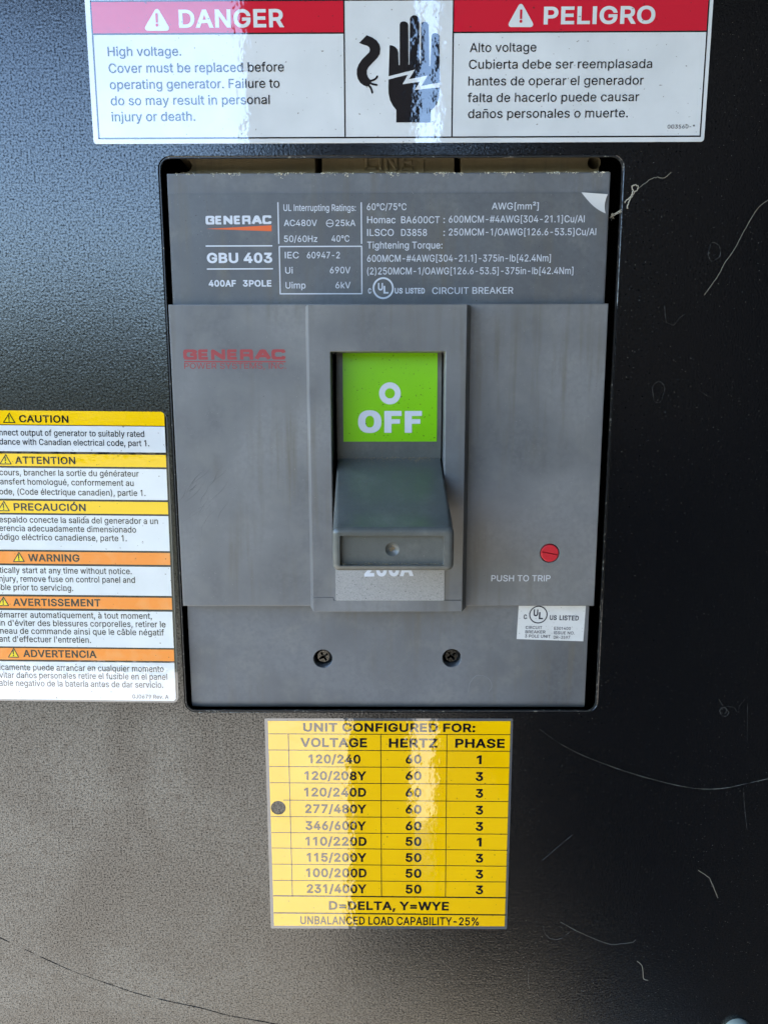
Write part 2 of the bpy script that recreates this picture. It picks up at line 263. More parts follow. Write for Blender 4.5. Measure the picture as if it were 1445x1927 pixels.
82 449 60,0,0,509,176,0,37,-3,32,-6,28,-11,23,-16,20,-18,14,-22,11,-25,6,-27,2,-29,-2,-29,-6,-27,-11,-25,-14,-21,-20,-18,-23,-15,-28,-11,-32,-6,-37,-2,-140,0,0,57,138,0,24,1,22,4,18,7,15,9,12,11,9,13,6,16,4,17,1,19,-1,19,-4,18,-6,16,-9,14,-12,11,-15,10,-19,6,-21,5,-25,1,-108,0,0,-452;353,0,-123,229,73,0,125,-229
83 447 224,-9,-36,2,-32,6,-28,10,-26,14,-21,17,-17,20,-13,23,-9,26,-4,28,66,0,4,-19,6,-16,9,-14,13,-12,14,-10,16,-7,19,-6,19,-3,20,-1,22,1,21,4,19,6,17,9,14,10,12,13,9,14,6,16,2,17,-2,15,-4,14,-8,11,-10,10,-12,8,-14,8,-16,6,-17,6,-18,5,-61,17,-39,14,-33,16,-26,20,-19,24,-11,28,-4,31,2,28,8,25,13,23,17,20,21,16,25,14,27,10,30,6,32,2,32,-2,30,-6,27,-10,24,-14,20,-16,17,-19,13,-22,8,-24,3,-25,-64,0,-5,24,-12,19,-18,16,-22,12,-26,7,-29,3,-21,-2,-19,-3,-18,-6,-15,-8,-13,-10,-10,-12,-8,-13,-4,-14,-2,-15,2,-17,5,-14,9,-11,11,-10,13,-9,14,-7,15,-6,14,-5,14,-4,52,-14,15,-4,16,-5,17,-6,16,-8,16,-8,15,-10,13,-12,12,-13,11,-15,7,-18,5,-19,1,-22,-2,-27,-7,-25,-13,-23,-16,-21,-21,-18,-26,-14,-29,-11,-33,-7
84 449 32,452,0,57,385,0,0,-57,-160,0,0,-452,-64,0,0,452
85 517 259,-8,-39,2,-34,8,-32,13,-28,18,-23,22,-18,25,-14,28,-8,32,-3,33,0,336,64,0,0,-331,2,-23,6,-22,9,-20,12,-18,16,-15,18,-12,21,-9,24,-6,27,-1,26,1,24,6,22,9,18,12,15,15,13,18,8,20,6,22,2,23,0,331,64,0,0,-336,-3,-33,-8,-32,-13,-28,-19,-25,-23,-22,-28,-18,-31,-13,-35,-8
86 480 204,0,-188,509,68,0,108,-303,7,-19,8,-23,8,-27,10,-31,11,-35,12,-40,-13,0,12,40,10,36,10,31,9,27,7,22,7,19,105,303,68,0,-185,-509
87 686 155,0,-139,509,66,0,81,-313,4,-17,5,-17,3,-17,4,-17,4,-17,4,-17,3,-18,4,-18,3,-18,-8,0,4,18,3,18,4,18,3,17,4,17,4,17,4,17,5,17,4,17,82,313,74,0,82,-313,4,-17,4,-17,4,-17,4,-17,4,-17,4,-17,4,-18,4,-18,3,-18,-9,0,4,18,3,18,4,18,4,17,3,17,4,17,5,17,4,17,4,17,80,313,67,0,-140,-509,-75,0,-87,323,-6,22,-5,23,-6,23,-5,26,-5,28,-5,30,14,0,-5,-29,-5,-26,-5,-25,-5,-24,-6,-24,-6,-24,-88,-323
88 474 18,0,199,284,0,-48,-188,273,75,0,74,-109,10,-14,8,-13,8,-12,7,-11,6,-10,6,-11,7,-11,6,-13,7,-13,-11,0,7,13,7,12,6,12,6,10,7,11,7,11,8,12,8,13,10,14,76,109,72,0,-187,-270,0,48,197,-287,-74,0,-90,129,-9,13,-8,12,-7,11,-6,10,-6,10,-6,10,-6,11,-7,12,-7,13,14,0,-6,-12,-7,-12,-6,-11,-6,-10,-6,-10,-7,-10,-7,-11,-8,-12,-9,-14,-91,-129
89 472 203,0,0,208,-187,301,75,0,101,-165,11,-17,10,-18,9,-17,9,-18,9,-20,10,-24,-26,0,9,24,9,21,9,18,9,17,10,17,10,17,101,165,74,0,-187,-301,0,-208
90 438 42,0,0,46,231,339,11,15,11,15,11,16,12,15,11,15,12,15,7,-22,-21,-1,-21,0,-21,-1,-20,0,-21,0,-21,0,-183,0,0,57,357,0,0,-47,-228,-333,-12,-16,-11,-16,-12,-16,-12,-16,-12,-16,-13,-16,-7,21,21,1,20,1,21,1,21,0,20,0,21,0,185,0,0,-57
91 273 101,-96,0,635,135,0,0,-52,-76,0,0,-531,76,0,0,-52
93 273 37,-96,0,52,76,0,0,531,-76,0,0,52,135,0,0,-635
97 389 160,-9,-23,2,-22,4,-21,8,-18,10,-16,14,-12,16,-10,18,-6,21,-2,24,2,20,4,18,7,15,10,13,11,10,14,9,14,7,16,6,17,5,18,3,18,3,17,3,22,3,18,2,16,2,13,2,10,2,8,4,6,5,3,6,2,9,0,2,-1,15,-3,13,-5,12,-7,10,-9,8,-11,7,-13,5,-15,3,-16,1,-18,-1,-15,-3,-14,-5,-12,-6,-10,-7,-9,-8,-8,-9,-6,-9,-4,-9,-59,17,10,22,13,18,15,15,16,12,19,10,19,7,20,5,20,3,21,1,14,0,15,-2,16,-3,16,-4,16,-6,15,-9,14,-10,12,-14,10,-16,8,-19,5,-23,2,-27,0,-251,-60,0,0,52,-5,0,-5,-9,-7,-9,-8,-9,-10,-9,-13,-8,-14,-7,-16,-5,-18,-3;170,45,22,2,19,4,17,8,14,9,12,12,9,13,7,15,4,14,2,16,0,52,-4,-3,-5,-3,-8,-2,-8,-2,-10,-2,-10,-2,-10,-2,-11,-1,-10,-2,-9,-1,-9,-1,-7,-1,-14,-2,-14,-3,-13,-4,-12,-6,-10,-6,-9,-8,-6,-9,-4,-12,-1,-13,1,-12,3,-11,6,-10,7,-8,10,-7,11,-5,12,-4,14,-2
98 424 229,-8,-21,1,-19,4,-17,7,-13,8,-12,9,-9,10,-8,10,-7,9,-5,9,-6,0,0,-59,-59,0,0,509,61,0,0,-190,4,0,5,8,7,9,7,10,10,9,11,9,13,9,17,6,19,4,22,1,30,-2,28,-8,26,-13,22,-19,19,-22,16,-27,11,-32,7,-34,2,-38,-2,-38,-7,-35,-11,-32,-15,-27,-19,-23,-23,-18,-25,-13,-28,-9;220,47,22,2,20,6,17,11,15,14,12,17,10,20,7,22,4,24,1,26,-1,26,-4,24,-7,22,-9,20,-12,17,-15,13,-18,11,-19,6,-23,2,-22,-2,-20,-6,-17,-10,-14,-13,-13,-17,-9,-19,-7,-22,-4,-25,-1,-27,1,-27,4,-24,7,-23,10,-20,12,-17,15,-13,17,-10,19,-6
99 396 207,-8,-33,3,-30,8,-27,13,-24,19,-21,23,-16,27,-12,31,-7,34,-3,37,3,38,7,35,12,31,16,27,21,23,24,19,27,14,30,8,33,2,19,0,17,-3,17,-4,16,-6,15,-7,14,-8,13,-10,12,-11,10,-13,9,-14,7,-15,6,-16,-59,-15,-3,10,-5,9,-5,8,-6,8,-6,7,-8,7,-9,5,-9,5,-10,4,-11,3,-11,1,-13,1,-23,-2,-21,-7,-18,-11,-15,-14,-12,-18,-10,-20,-6,-22,-4,-24,-2,-25,2,-24,4,-24,6,-22,10,-20,12,-17,15,-14,18,-11,21,-6,23,-3,13,1,12,2,11,3,10,3,9,5,9,6,8,7,6,7,7,9,5,9,4,9,3,10,59,-15,-6,-16,-7,-16,-9,-14,-10,-13,-12,-11,-13,-11,-14,-9,-15,-7,-16,-6,-17,-4,-18,-2
100 424 195,-8,-30,2,-28,9,-26,13,-22,18,-19,23,-15,27,-12,32,-7,35,-2,38,2,38,7,34,12,32,15,27,19,22,23,19,25,13,28,8,31,2,22,-1,19,-4,16,-6,14,-9,11,-9,9,-9,8,-10,6,-9,5,-8,5,0,0,190,61,0,0,-509,-59,0,0,59,-6,0,-6,-9,-6,-9,-8,-10,-10,-10,-11,-9,-14,-8,-16,-7,-19,-4;205,47,21,2,20,6,17,10,15,13,12,17,9,20,7,23,4,24,2,27,-2,27,-4,25,-6,22,-10,19,-12,17,-15,13,-17,10,-19,6,-22,2,-23,-2,-20,-6,-17,-11,-15,-13,-12,-17,-10,-20,-6,-22,-4,-24,-2,-26,2,-26,4,-24,7,-22,9,-20,12,-17,15,-14,17,-11,20,-6
101 404 212,-8,-35,3,-32,8,-28,13,-25,19,-20,23,-16,27,-12,31,-7,34,-3,37,2,37,8,34,11,32,16,27,20,23,24,19,27,14,30,9,33,2,21,-1,20,-3,20,-6,19,-8,18,-11,16,-14,15,-17,13,-19,10,-23,8,-26,5,-29,1,-33,0,-25,-296,0,0,52,263,0,-28,-19,-2,24,-4,22,-6,21,-10,17,-11,15,-14,13,-17,9,-19,5,-22,2,-22,-2,-19,-5,-18,-10,-15,-12,-12,-15,-10,-16,-7,-19,-5,-20,-1,-20,0,-33,2,-27,4,-24,8,-21,11,-18,14,-15,16,-12,18,-8,21,-5,22,-2,15,1,14,2,13,4,11,5,11,7,9,8,9,9,6,11,6,12,59,-14,-7,-19,-10,-17,-13,-16,-15,-13,-18,-12,-19,-10,-22,-7,-24,-4
102 254 228,379,0,-52,-222,0,0,52;81,0,0,432,1,20,5,18,9,16,11,13,13,11,15,9,17,6,17,4,18,1,14,0,11,-1,10,-2,9,-2,7,-2,5,-2,-16,-53,-3,2,-4,1,-5,1,-6,1,-7,1,-7,0,-17,-2,-14,-4,-10,-8,-7,-11,-4,-14,-1,-16,0,-419
103 425 207,-151,-27,2,-24,3,-22,6,-20,8,-17,10,-15,12,-12,13,-11,13,-8,15,50,28,6,-8,7,-8,8,-9,9,-8,11,-8,12,-6,15,-5,18,-3,20,-1,29,2,25,8,21,12,16,17,10,24,3,28,0,74,-5,0,-5,-8,-7,-9,-7,-10,-10,-9,-11,-9,-14,-7,-16,-6,-19,-4,-22,-1,-30,2,-27,7,-25,13,-23,16,-19,22,-16,25,-12,30,-7,34,-2,37,2,38,7,34,12,30,16,27,19,22,22,19,26,13,28,8,30,2,22,-1,19,-4,16,-6,14,-8,12,-9,9,-10,8,-10,6,-9,6,-8,5,0,0,60,59,0,0,-388,-2,-31,-7,-27,-13,-23,-16,-19,-20,-15,-23,-12,-26,-8,-28,-5;205,59,22,2,19,5,18,9,14,12,12,16,10,18,7,21,4,24,1,27,-1,26,-4,23,-7,22,-9,19,-12,16,-15,13,-17,10,-20,6,-22,2,-23,-2,-19,-6,-18,-10,-15,-14,-12,-16,-9,-20,-7,-21,-4,-23,-2,-25,2,-26,4,-23,7,-21,9,-19,13,-16,14,-12,18,-10,20,-5
104 410 114,227,0,-227,-61,0,0,509,61,0,0,-222,-12,0,14,32,16,25,20,18,23,12,25,8,27,2,25,-1,23,-6,20,-8,18,-13,15,-16,13,-19,9,-23,5,-27,2,-31,0,-240,-61,0,0,235,-3,28,-7,23,-13,18,-17,14,-21,8,-25,3,-18,-1,-16,-4,-15,-7,-14,-9,-11,-11,-10,-14,-7,-17,-4,-18
105 167 53,0,0,379,61,0,0,-379;84,443,-11,1,-10,4,-9,7,-7,8,-4,9,-2,11,2,11,4,10,7,8,9,6,10,4,11,2,11,-2,10,-4,9,-6,7,-8,4,-10,1,-11,-1,-11,-4,-9,-7,-8,-9,-7,-10,-4
106 167 53,379,61,0,0,-409,-2,-22,-4,-20,-6,-18,-10,-16,-12,-13,-15,-10,-18,-8,-20,-4,-23,-2,-14,0,0,56,12,0,16,2,13,5,9,8,7,11,4,15,2,17;83,443,-11,1,-10,4,-9,7,-6,8,-5,9,-1,11,1,11,5,10,6,8,9,6,10,4,11,2,12,-2,10,-4,9,-6,6,-8,5,-10,1,-11,-1,-11,-5,-9,-6,-8,-9,-7,-10,-4
107 381 110,137,0,75,11,0,163,167,76,0,-176,-180,-7,0;53,0,0,509,61,0,0,-509;294,0,-146,186,43,43,181,-229
108 165 52,0,0,509,61,0,0,-509
109 610 53,0,0,379,59,0,0,-84,-4,0,6,19,8,17,10,15,12,12,14,10,14,8,15,6,16,3,16,1,26,-3,23,-8,19,-14,16,-19,11,-22,7,-25,-9,0,6,17,8,17,11,14,13,13,14,10,17,9,17,6,19,4,20,1,21,-1,20,-5,19,-8,17,-11,15,-15,12,-18,9,-21,5,-24,2,-28,0,-255,-61,0,0,254,-3,25,-8,19,-12,15,-17,10,-18,6,-19,1,-17,-1,-15,-3,-13,-6,-11,-8,-10,-10,-8,-12,-5,-13,-4,-14,-1,-16,0,-247,-61,0,0,260,-2,20,-7,17,-12,14,-15,11,-18,6,-21,2,-14,-1,-14,-3,-13,-6,-13,-8,-10,-10,-9,-13,-7,-15,-4,-17,-1,-19,0,-238
110 410 114,227,0,-227,-61,0,0,379,59,0,0,-92,-10,0,14,32,16,25,20,18,23,12,25,8,27,2,25,-1,23,-6,20,-8,18,-13,15,-16,13,-19,9,-23,5,-27,2,-31,0,-240,-61,0,0,235,-3,28,-7,23,-13,18,-17,14,-21,8,-25,3,-18,-1,-16,-4,-15,-7,-14,-9,-11,-11,-10,-14,-7,-17,-4,-18
111 415 207,-8,-33,3,-30,8,-27,13,-24,19,-21,23,-16,27,-12,31,-7,34,-3,37,3,38,7,35,12,31,16,27,21,23,24,19,27,14,30,8,33,2,34,-2,30,-8,28,-14,24,-19,20,-23,16,-27,12,-31,8,-35,2,-38,-2,-37,-8,-34,-12,-31,-16,-27,-20,-23,-24,-19,-28,-13,-30,-8;207,46,24,3,21,6,18,11,15,14,13,17,9,20,7,22,4,24,1,24,-1,25,-4,24,-7,22,-9,20,-13,18,-15,14,-18,11,-21,7,-24,2,-23,-2,-21,-7,-18,-11,-15,-14,-12,-18,-10,-20,-6,-22,-4,-24,-2,-25,2,-24,4,-24,6,-22,10,-20,12,-17,15,-14,18,-11,21,-6
112 424 53,-143,0,522,59,0,0,-60,6,0,5,8,7,9,7,10,10,9,11,9,13,9,17,6,19,4,22,1,30,-2,28,-8,26,-13,22,-19,19,-22,16,-27,11,-32,7,-34,2,-38,-2,-38,-7,-35,-11,-32,-15,-27,-19,-23,-23,-18,-25,-13,-28,-9,-31,-2,-21,1,-19,4,-16,7,-14,8,-12,9,-9,10,-8,10,-6,9,-6,9,-4,0,0,-202;220,47,22,2,20,6,17,11,15,14,12,17,10,20,7,22,4,24,1,26,-1,26,-4,24,-7,22,-9,20,-12,17,-15,13,-18,11,-19,6,-23,2,-22,-2,-20,-6,-17,-10,-14,-13,-13,-17,-9,-19,-7,-22,-4,-25,-1,-27,1,-27,4,-24,7,-23,10,-20,12,-17,15,-13,17,-10,19,-6
113 424 372,-143,-61,0,0,202,-5,0,-5,-9,-6,-9,-8,-10,-10,-10,-11,-9,-14,-8,-16,-7,-19,-4,-22,-1,-30,2,-28,9,-26,13,-22,18,-19,23,-15,27,-12,32,-7,35,-2,38,2,38,7,34,12,32,15,27,19,22,23,19,25,13,28,8,31,2,22,-1,19,-4,16,-6,14,-9,11,-9,9,-9,8,-10,6,-9,6,-8,6,0,0,60,59,0;205,47,21,2,20,6,17,10,15,13,12,17,9,20,7,23,4,24,2,27,-2,27,-4,25,-6,22,-10,19,-12,17,-15,13,-17,10,-19,6,-22,2,-23,-2,-20,-6,-17,-11,-15,-13,-12,-17,-10,-20,-6,-22,-4,-24,-2,-26,2,-26,4,-24,7,-22,9,-20,12,-17,15,-14,17,-11,20,-6
114 259 53,0,0,379,59,0,0,-58,3,0,9,18,13,15,15,13,19,10,20,6,22,2,5,0,5,0,6,-1,6,0,5,0,3,0,0,-62,-2,1,-5,1,-6,0,-7,1,-8,1,-8,0,-17,-2,-16,-3,-15,-6,-13,-9,-11,-10,-9,-12,-7,-15,-4,-15,-1,-17,0,-237
115 365 182,-8,-25,1,-24,4,-21,6,-19,9,-17,12,-14,14,-12,16,-9,19,-5,21,58,13,7,-20,10,-15,13,-12,17,-8,19,-5,21,-2,25,2,21,6,17,9,14,12,7,14,3,15,-2,12,-4,11,-8,10,-11,8,-14,6,-17,5,-63,15,-31,10,-26,12,-20,16,-14,19,-8,22,-3,25,2,21,6,19,10,18,14,15,16,13,20,10,22,8,24,5,26,1,25,-1,22,-4,20,-7,17,-9,15,-11,13,-13,10,-15,9,-16,6,-18,-56,-13,-6,14,-8,13,-11,12,-15,9,-18,6,-23,2,-21,-2,-19,-5,-16,-9,-12,-12,-8,-13,-2,-15,1,-13,5,-11,9,-10,12,-8,16,-6,20,-6,57,-14,32,-9,26,-13,19,-16,14,-18,8,-22,3,-24,-2,-22,-6,-20,-11,-18,-14,-16,-17,-13,-21,-12,-24,-8,-26,-5
116 227 204,379,0,-52,-198,0,0,52;65,471,61,0,0,-373,1,-15,3,-13,6,-9,8,-6,12,-4,14,-1,5,0,5,0,5,1,6,1,6,1,5,1,11,-52,-6,-2,-7,-2,-8,-1,-8,0,-8,-1,-8,0,-30,3,-25,8,-21,14,-15,20,-9,23,-3,29
117 410 182,-5,-24,2,-23,5,-20,9,-18,12,-15,16,-13,20,-9,23,-6,27,-1,30,0,240,61,0,0,-235,2,-27,8,-23,13,-19,17,-14,21,-8,25,-3,18,1,16,4,15,7,14,9,11,12,9,14,7,16,5,19,1,21,0,226,61,0,0,-379,-59,0,0,92,9,0,-13,-32,-17,-25,-20,-18,-23,-12,-25,-8
118 389 163,0,-146,379,67,0,81,-224,8,-23,7,-22,7,-23,6,-23,6,-22,7,-21,-22,0,7,21,6,22,6,23,6,23,7,22,8,23,81,224,66,0,-145,-379
119 567 138,0,-115,379,64,0,46,-165,7,-24,7,-26,7,-27,7,-30,7,-32,7,-34,-10,0,7,33,7,31,7,30,6,28,7,26,7,25,46,165,64,0,46,-165,6,-25,7,-26,7,-27,6,-30,7,-31,7,-34,-11,0,8,34,7,31,7,29,7,28,7,26,7,25,46,165,65,0,-116,-379,-61,0,-49,172,-5,17,-5,18,-4,18,-5,18,-5,19,-4,18,-5,19,-5,19,-4,20,14,0,-5,-19,-5,-20,-4,-19,-5,-18,-5,-19,-4,-18,-5,-18,-5,-18,-5,-17,-49,-172
120 379 21,0,150,218,0,-47,-142,208,71,0,47,-73,12,-19,11,-17,9,-17,9,-16,10,-16,9,-15,-32,0,10,15,9,16,8,16,9,17,11,17,11,19,49,73,70,0,-143,-210,0,45,149,-214,-71,0,-56,85,-12,18,-10,17,-9,16,-9,16,-9,15,-9,15,32,0,-10,-15,-8,-15,-9,-16,-8,-16,-10,-17,-12,-18,-57,-85
121 389 47,-139,14,53,10,-1,12,-2,11,-1,10,1,9,3,9,5,8,7,8,10,7,13,6,15,12,35,-146,380,67,0,81,-224,8,-23,7,-23,7,-22,6,-23,6,-22,7,-21,-22,0,6,21,6,22,6,23,7,23,7,22,8,23,81,224,66,0,-167,-437,-8,-19,-9,-16,-10,-14,-12,-12,-12,-9,-14,-8,-14,-5,-16,-3,-18,-1,-9,0,-9,1,-8,1,-8,1,-5,2
122 380 42,0,0,46,212,274,0,3,-206,0,0,56,285,0,0,-48,-207,-271,0,-4,213,0,0,-56
176 316 158,283,-20,2,-19,5,-18,8,-17,12,-14,14,-11,16,-9,18,-5,19,-2,20,2,21,5,19,9,18,11,17,14,14,17,11,18,9,19,5,20,2,21,-2,19,-5,18,-9,16,-11,14,-14,11,-17,9,-18,5,-19,2,-21,-2,-20,-5,-19,-9,-18,-11,-16,-14,-14,-16,-12,-18,-8,-19,-5;158,334,12,1,10,3,10,5,9,6,8,8,6,9,5,10,3,10,1,11,-1,12,-3,11,-5,10,-6,9,-8,7,-9,7,-10,5,-10,3,-12,1,-11,-1,-11,-3,-10,-5,-9,-7,-8,-7,-6,-9,-5,-10,-2,-11,-1,-12,1,-11,2,-10,5,-10,6,-9,8,-8,9,-6,10,-5,11,-3
178 305 39,306,0,42,115,91,10,8,9,8,8,7,7,6,5,6,5,7,3,6,2,6,0,7,-2,12,-5,10,-9,8,-11,6,-13,3,-15,1,-15,-1,-13,-3,-12,-7,-8,-8,-5,-10,-2,-12,-56,0,3,25,11,21,17,18,23,13,26,8,31,3,32,-3,27,-8,23,-12,17,-17,10,-20,4,-22,-1,-8,-1,-8,-2,-7,-3,-8,-4,-8,-5,-9,-7,-8,-9,-10,-10,-10,-13,-10,-14,-12,-17,-12,-54,-40,0,-2,148,0,0,-47
211 533 267,-7,-42,4,-39,10,-36,18,-31,24,-27,30,-22,36,-17,42,-9,46,-4,51,4,51,9,47,17,41,22,36,27,30,31,25,36,17,39,11,42,4,42,-4,39,-11,36,-17,31,-25,27,-30,22,-36,16,-41,10,-47,3,-51,-3,-51,-10,-46,-16,-42,-22,-36,-27,-30,-31,-24,-36,-18,-39,-10;267,53,29,2,28,8,25,13,23,18,20,22,16,28,12,32,8,37,2,41,-2,41,-8,37,-12,33,-16,27,-20,23,-23,18,-25,13,-28,7,-29,3,-30,-3,-27,-8,-26,-12,-23,-18,-19,-23,-17,-28,-12,-32,-7,-37,-3,-41,3,-41,7,-37,12,-32,17,-27,19,-23,23,-18,26,-13,27,-8;240,558,48,101,68,0,-66,-101
224 389 160,-9,-23,2,-22,4,-21,8,-18,10,-16,14,-12,16,-10,18,-6,21,-2,24,2,20,4,18,7,15,10,13,11,10,14,9,14,7,16,6,17,5,18,3,18,3,17,3,22,3,18,2,16,2,13,2,10,2,8,4,6,5,3,6,2,9,0,2,-1,15,-3,13,-5,12,-7,10,-9,8,-11,7,-13,5,-15,3,-16,1,-18,-1,-15,-3,-14,-5,-12,-6,-10,-7,-9,-8,-8,-9,-6,-9,-4,-9,-59,17,10,22,13,18,15,15,16,12,19,10,19,7,20,5,20,3,21,1,14,0,15,-2,16,-3,16,-4,16,-6,15,-9,14,-10,12,-14,10,-16,8,-19,5,-23,2,-27,0,-251,-60,0,0,52,-5,0,-5,-9,-7,-9,-8,-9,-10,-9,-13,-8,-14,-7,-16,-5,-18,-3;170,45,22,2,19,4,17,8,14,9,12,12,9,13,7,15,4,14,2,16,0,52,-4,-3,-5,-3,-8,-2,-8,-2,-10,-2,-10,-2,-10,-2,-11,-1,-10,-2,-9,-1,-9,-1,-7,-1,-14,-2,-14,-3,-13,-4,-12,-6,-10,-6,-9,-8,-6,-9,-4,-12,-1,-13,1,-12,3,-11,6,-10,7,-8,10,-7,11,-5,12,-4,14,-2;165,429,-66,100,69,0,47,-100
225 389 160,-9,-23,2,-22,4,-21,8,-18,10,-16,14,-12,16,-10,18,-6,21,-2,24,2,20,4,18,7,15,10,13,11,10,14,9,14,7,16,6,17,5,18,3,18,3,17,3,22,3,18,2,16,2,13,2,10,2,8,4,6,5,3,6,2,9,0,2,-1,15,-3,13,-5,12,-7,10,-9,8,-11,7,-13,5,-15,3,-16,1,-18,-1,-15,-3,-14,-5,-12,-6,-10,-7,-9,-8,-8,-9,-6,-9,-4,-9,-59,17,10,22,13,18,15,15,16,12,19,10,19,7,20,5,20,3,21,1,14,0,15,-2,16,-3,16,-4,16,-6,15,-9,14,-10,12,-14,10,-16,8,-19,5,-23,2,-27,0,-251,-60,0,0,52,-5,0,-5,-9,-7,-9,-8,-9,-10,-9,-13,-8,-14,-7,-16,-5,-18,-3;170,45,22,2,19,4,17,8,14,9,12,12,9,13,7,15,4,14,2,16,0,52,-4,-3,-5,-3,-8,-2,-8,-2,-10,-2,-10,-2,-10,-2,-11,-1,-10,-2,-9,-1,-9,-1,-7,-1,-14,-2,-14,-3,-13,-4,-12,-6,-10,-6,-9,-8,-6,-9,-4,-12,-1,-13,1,-12,3,-11,6,-10,7,-8,10,-7,11,-5,12,-4,14,-2;162,429,48,100,68,0,-66,-100
226 389 160,-9,-23,2,-22,4,-21,8,-18,10,-16,14,-12,16,-10,18,-6,21,-2,24,2,20,4,18,7,15,10,13,11,10,14,9,14,7,16,6,17,5,18,3,18,3,17,3,22,3,18,2,16,2,13,2,10,2,8,4,6,5,3,6,2,9,0,2,-1,15,-3,13,-5,12,-7,10,-9,8,-11,7,-13,5,-15,3,-16,1,-18,-1,-15,-3,-14,-5,-12,-6,-10,-7,-9,-8,-8,-9,-6,-9,-4,-9,-59,17,10,22,13,18,15,15,16,12,19,10,19,7,20,5,20,3,21,1,14,0,15,-2,16,-3,16,-4,16,-6,15,-9,14,-10,12,-14,10,-16,8,-19,5,-23,2,-27,0,-251,-60,0,0,52,-5,0,-5,-9,-7,-9,-8,-9,-10,-9,-13,-8,-14,-7,-16,-5,-18,-3;170,45,22,2,19,4,17,8,14,9,12,12,9,13,7,15,4,14,2,16,0,52,-4,-3,-5,-3,-8,-2,-8,-2,-10,-2,-10,-2,-10,-2,-11,-1,-10,-2,-9,-1,-9,-1,-7,-1,-14,-2,-14,-3,-13,-4,-12,-6,-10,-6,-9,-8,-6,-9,-4,-12,-1,-13,1,-12,3,-11,6,-10,7,-8,10,-7,11,-5,12,-4,14,-2;140,435,-60,0,0,3,80,91,58,0,81,-91,0,-3,-61,0,-49,60
232 404 212,-8,-35,3,-32,8,-28,13,-25,19,-20,23,-16,27,-12,31,-7,34,-3,37,2,37,8,34,11,32,16,27,20,23,24,19,27,14,30,9,33,2,21,-1,20,-3,20,-6,19,-8,18,-11,16,-14,15,-17,13,-19,10,-23,8,-26,5,-29,1,-33,0,-25,-296,0,0,52,263,0,-28,-19,-2,24,-4,22,-6,21,-10,17,-11,15,-14,13,-17,9,-19,5,-22,2,-22,-2,-19,-5,-18,-10,-15,-12,-12,-15,-10,-16,-7,-19,-5,-20,-1,-20,0,-33,2,-27,4,-24,8,-21,11,-18,14,-15,16,-12,18,-8,21,-5,22,-2,15,1,14,2,13,4,11,5,11,7,9,8,9,9,6,11,6,12,59,-14,-7,-19,-10,-17,-13,-16,-15,-13,-18,-12,-19,-10,-22,-7,-24,-4;180,429,-66,100,68,0,48,-100
233 404 212,-8,-35,3,-32,8,-28,13,-25,19,-20,23,-16,27,-12,31,-7,34,-3,37,2,37,8,34,11,32,16,27,20,23,24,19,27,14,30,9,33,2,21,-1,20,-3,20,-6,19,-8,18,-11,16,-14,15,-17,13,-19,10,-23,8,-26,5,-29,1,-33,0,-25,-296,0,0,52,263,0,-28,-19,-2,24,-4,22,-6,21,-10,17,-11,15,-14,13,-17,9,-19,5,-22,2,-22,-2,-19,-5,-18,-10,-15,-12,-12,-15,-10,-16,-7,-19,-5,-20,-1,-20,0,-33,2,-27,4,-24,8,-21,11,-18,14,-15,16,-12,18,-8,21,-5,22,-2,15,1,14,2,13,4,11,5,11,7,9,8,9,9,6,11,6,12,59,-14,-7,-19,-10,-17,-13,-16,-15,-13,-18,-12,-19,-10,-22,-7,-24,-4;177,429,48,100,68,0,-66,-100
237 167 53,0,0,379,61,0,0,-379;57,429,47,100,69,0,-66,-100
241 410 114,227,0,-227,-61,0,0,379,59,0,0,-92,-10,0,14,32,16,25,20,18,23,12,25,8,27,2,25,-1,23,-6,20,-8,18,-13,15,-16,13,-19,9,-23,5,-27,2,-31,0,-240,-61,0,0,235,-3,28,-7,23,-13,18,-17,14,-21,8,-25,3,-18,-1,-16,-4,-15,-7,-14,-9,-11,-11,-10,-14,-7,-17,-4,-18;250,446,-9,1,-8,1,-8,2,-8,3,-8,4,-7,3,-7,4,-7,3,-6,3,-6,3,-5,1,-4,1,-6,-1,-4,-3,-4,-5,-2,-6,-2,-6,0,-6,-43,0,2,19,5,17,7,14,11,11,13,7,17,2,8,0,9,-2,7,-2,8,-3,7,-3,7,-4,6,-4,6,-3,7,-3,5,-3,6,-1,6,0,5,0,5,2,3,4,3,5,2,7,1,9,42,0,-2,-20,-5,-17,-8,-14,-11,-11,-13,-7
243 415 207,-8,-33,3,-30,8,-27,13,-24,19,-21,23,-16,27,-12,31,-7,34,-3,37,3,38,7,35,12,31,16,27,21,23,24,19,27,14,30,8,33,2,34,-2,30,-8,28,-14,24,-19,20,-23,16,-27,12,-31,8,-35,2,-38,-2,-37,-8,-34,-12,-31,-16,-27,-20,-23,-24,-19,-28,-13,-30,-8;207,46,24,3,21,6,18,11,15,14,13,17,9,20,7,22,4,24,1,24,-1,25,-4,24,-7,22,-9,20,-13,18,-15,14,-18,11,-21,7,-24,2,-23,-2,-21,-7,-18,-11,-15,-14,-12,-18,-10,-20,-6,-22,-4,-24,-2,-25,2,-24,4,-24,6,-22,10,-20,12,-17,15,-14,18,-11,21,-6;181,429,47,100,69,0,-66,-100
""")
_gc = {}
def glyph(ch, w):
    k = (ch, w)
    if k not in _gc:
        adv, loops = GL[ch]
        if w: loops = [clean(offset(clean(L), w)) for L in loops]
        _gc[k] = tri([clean(L) for L in loops])
    return _gc[k]

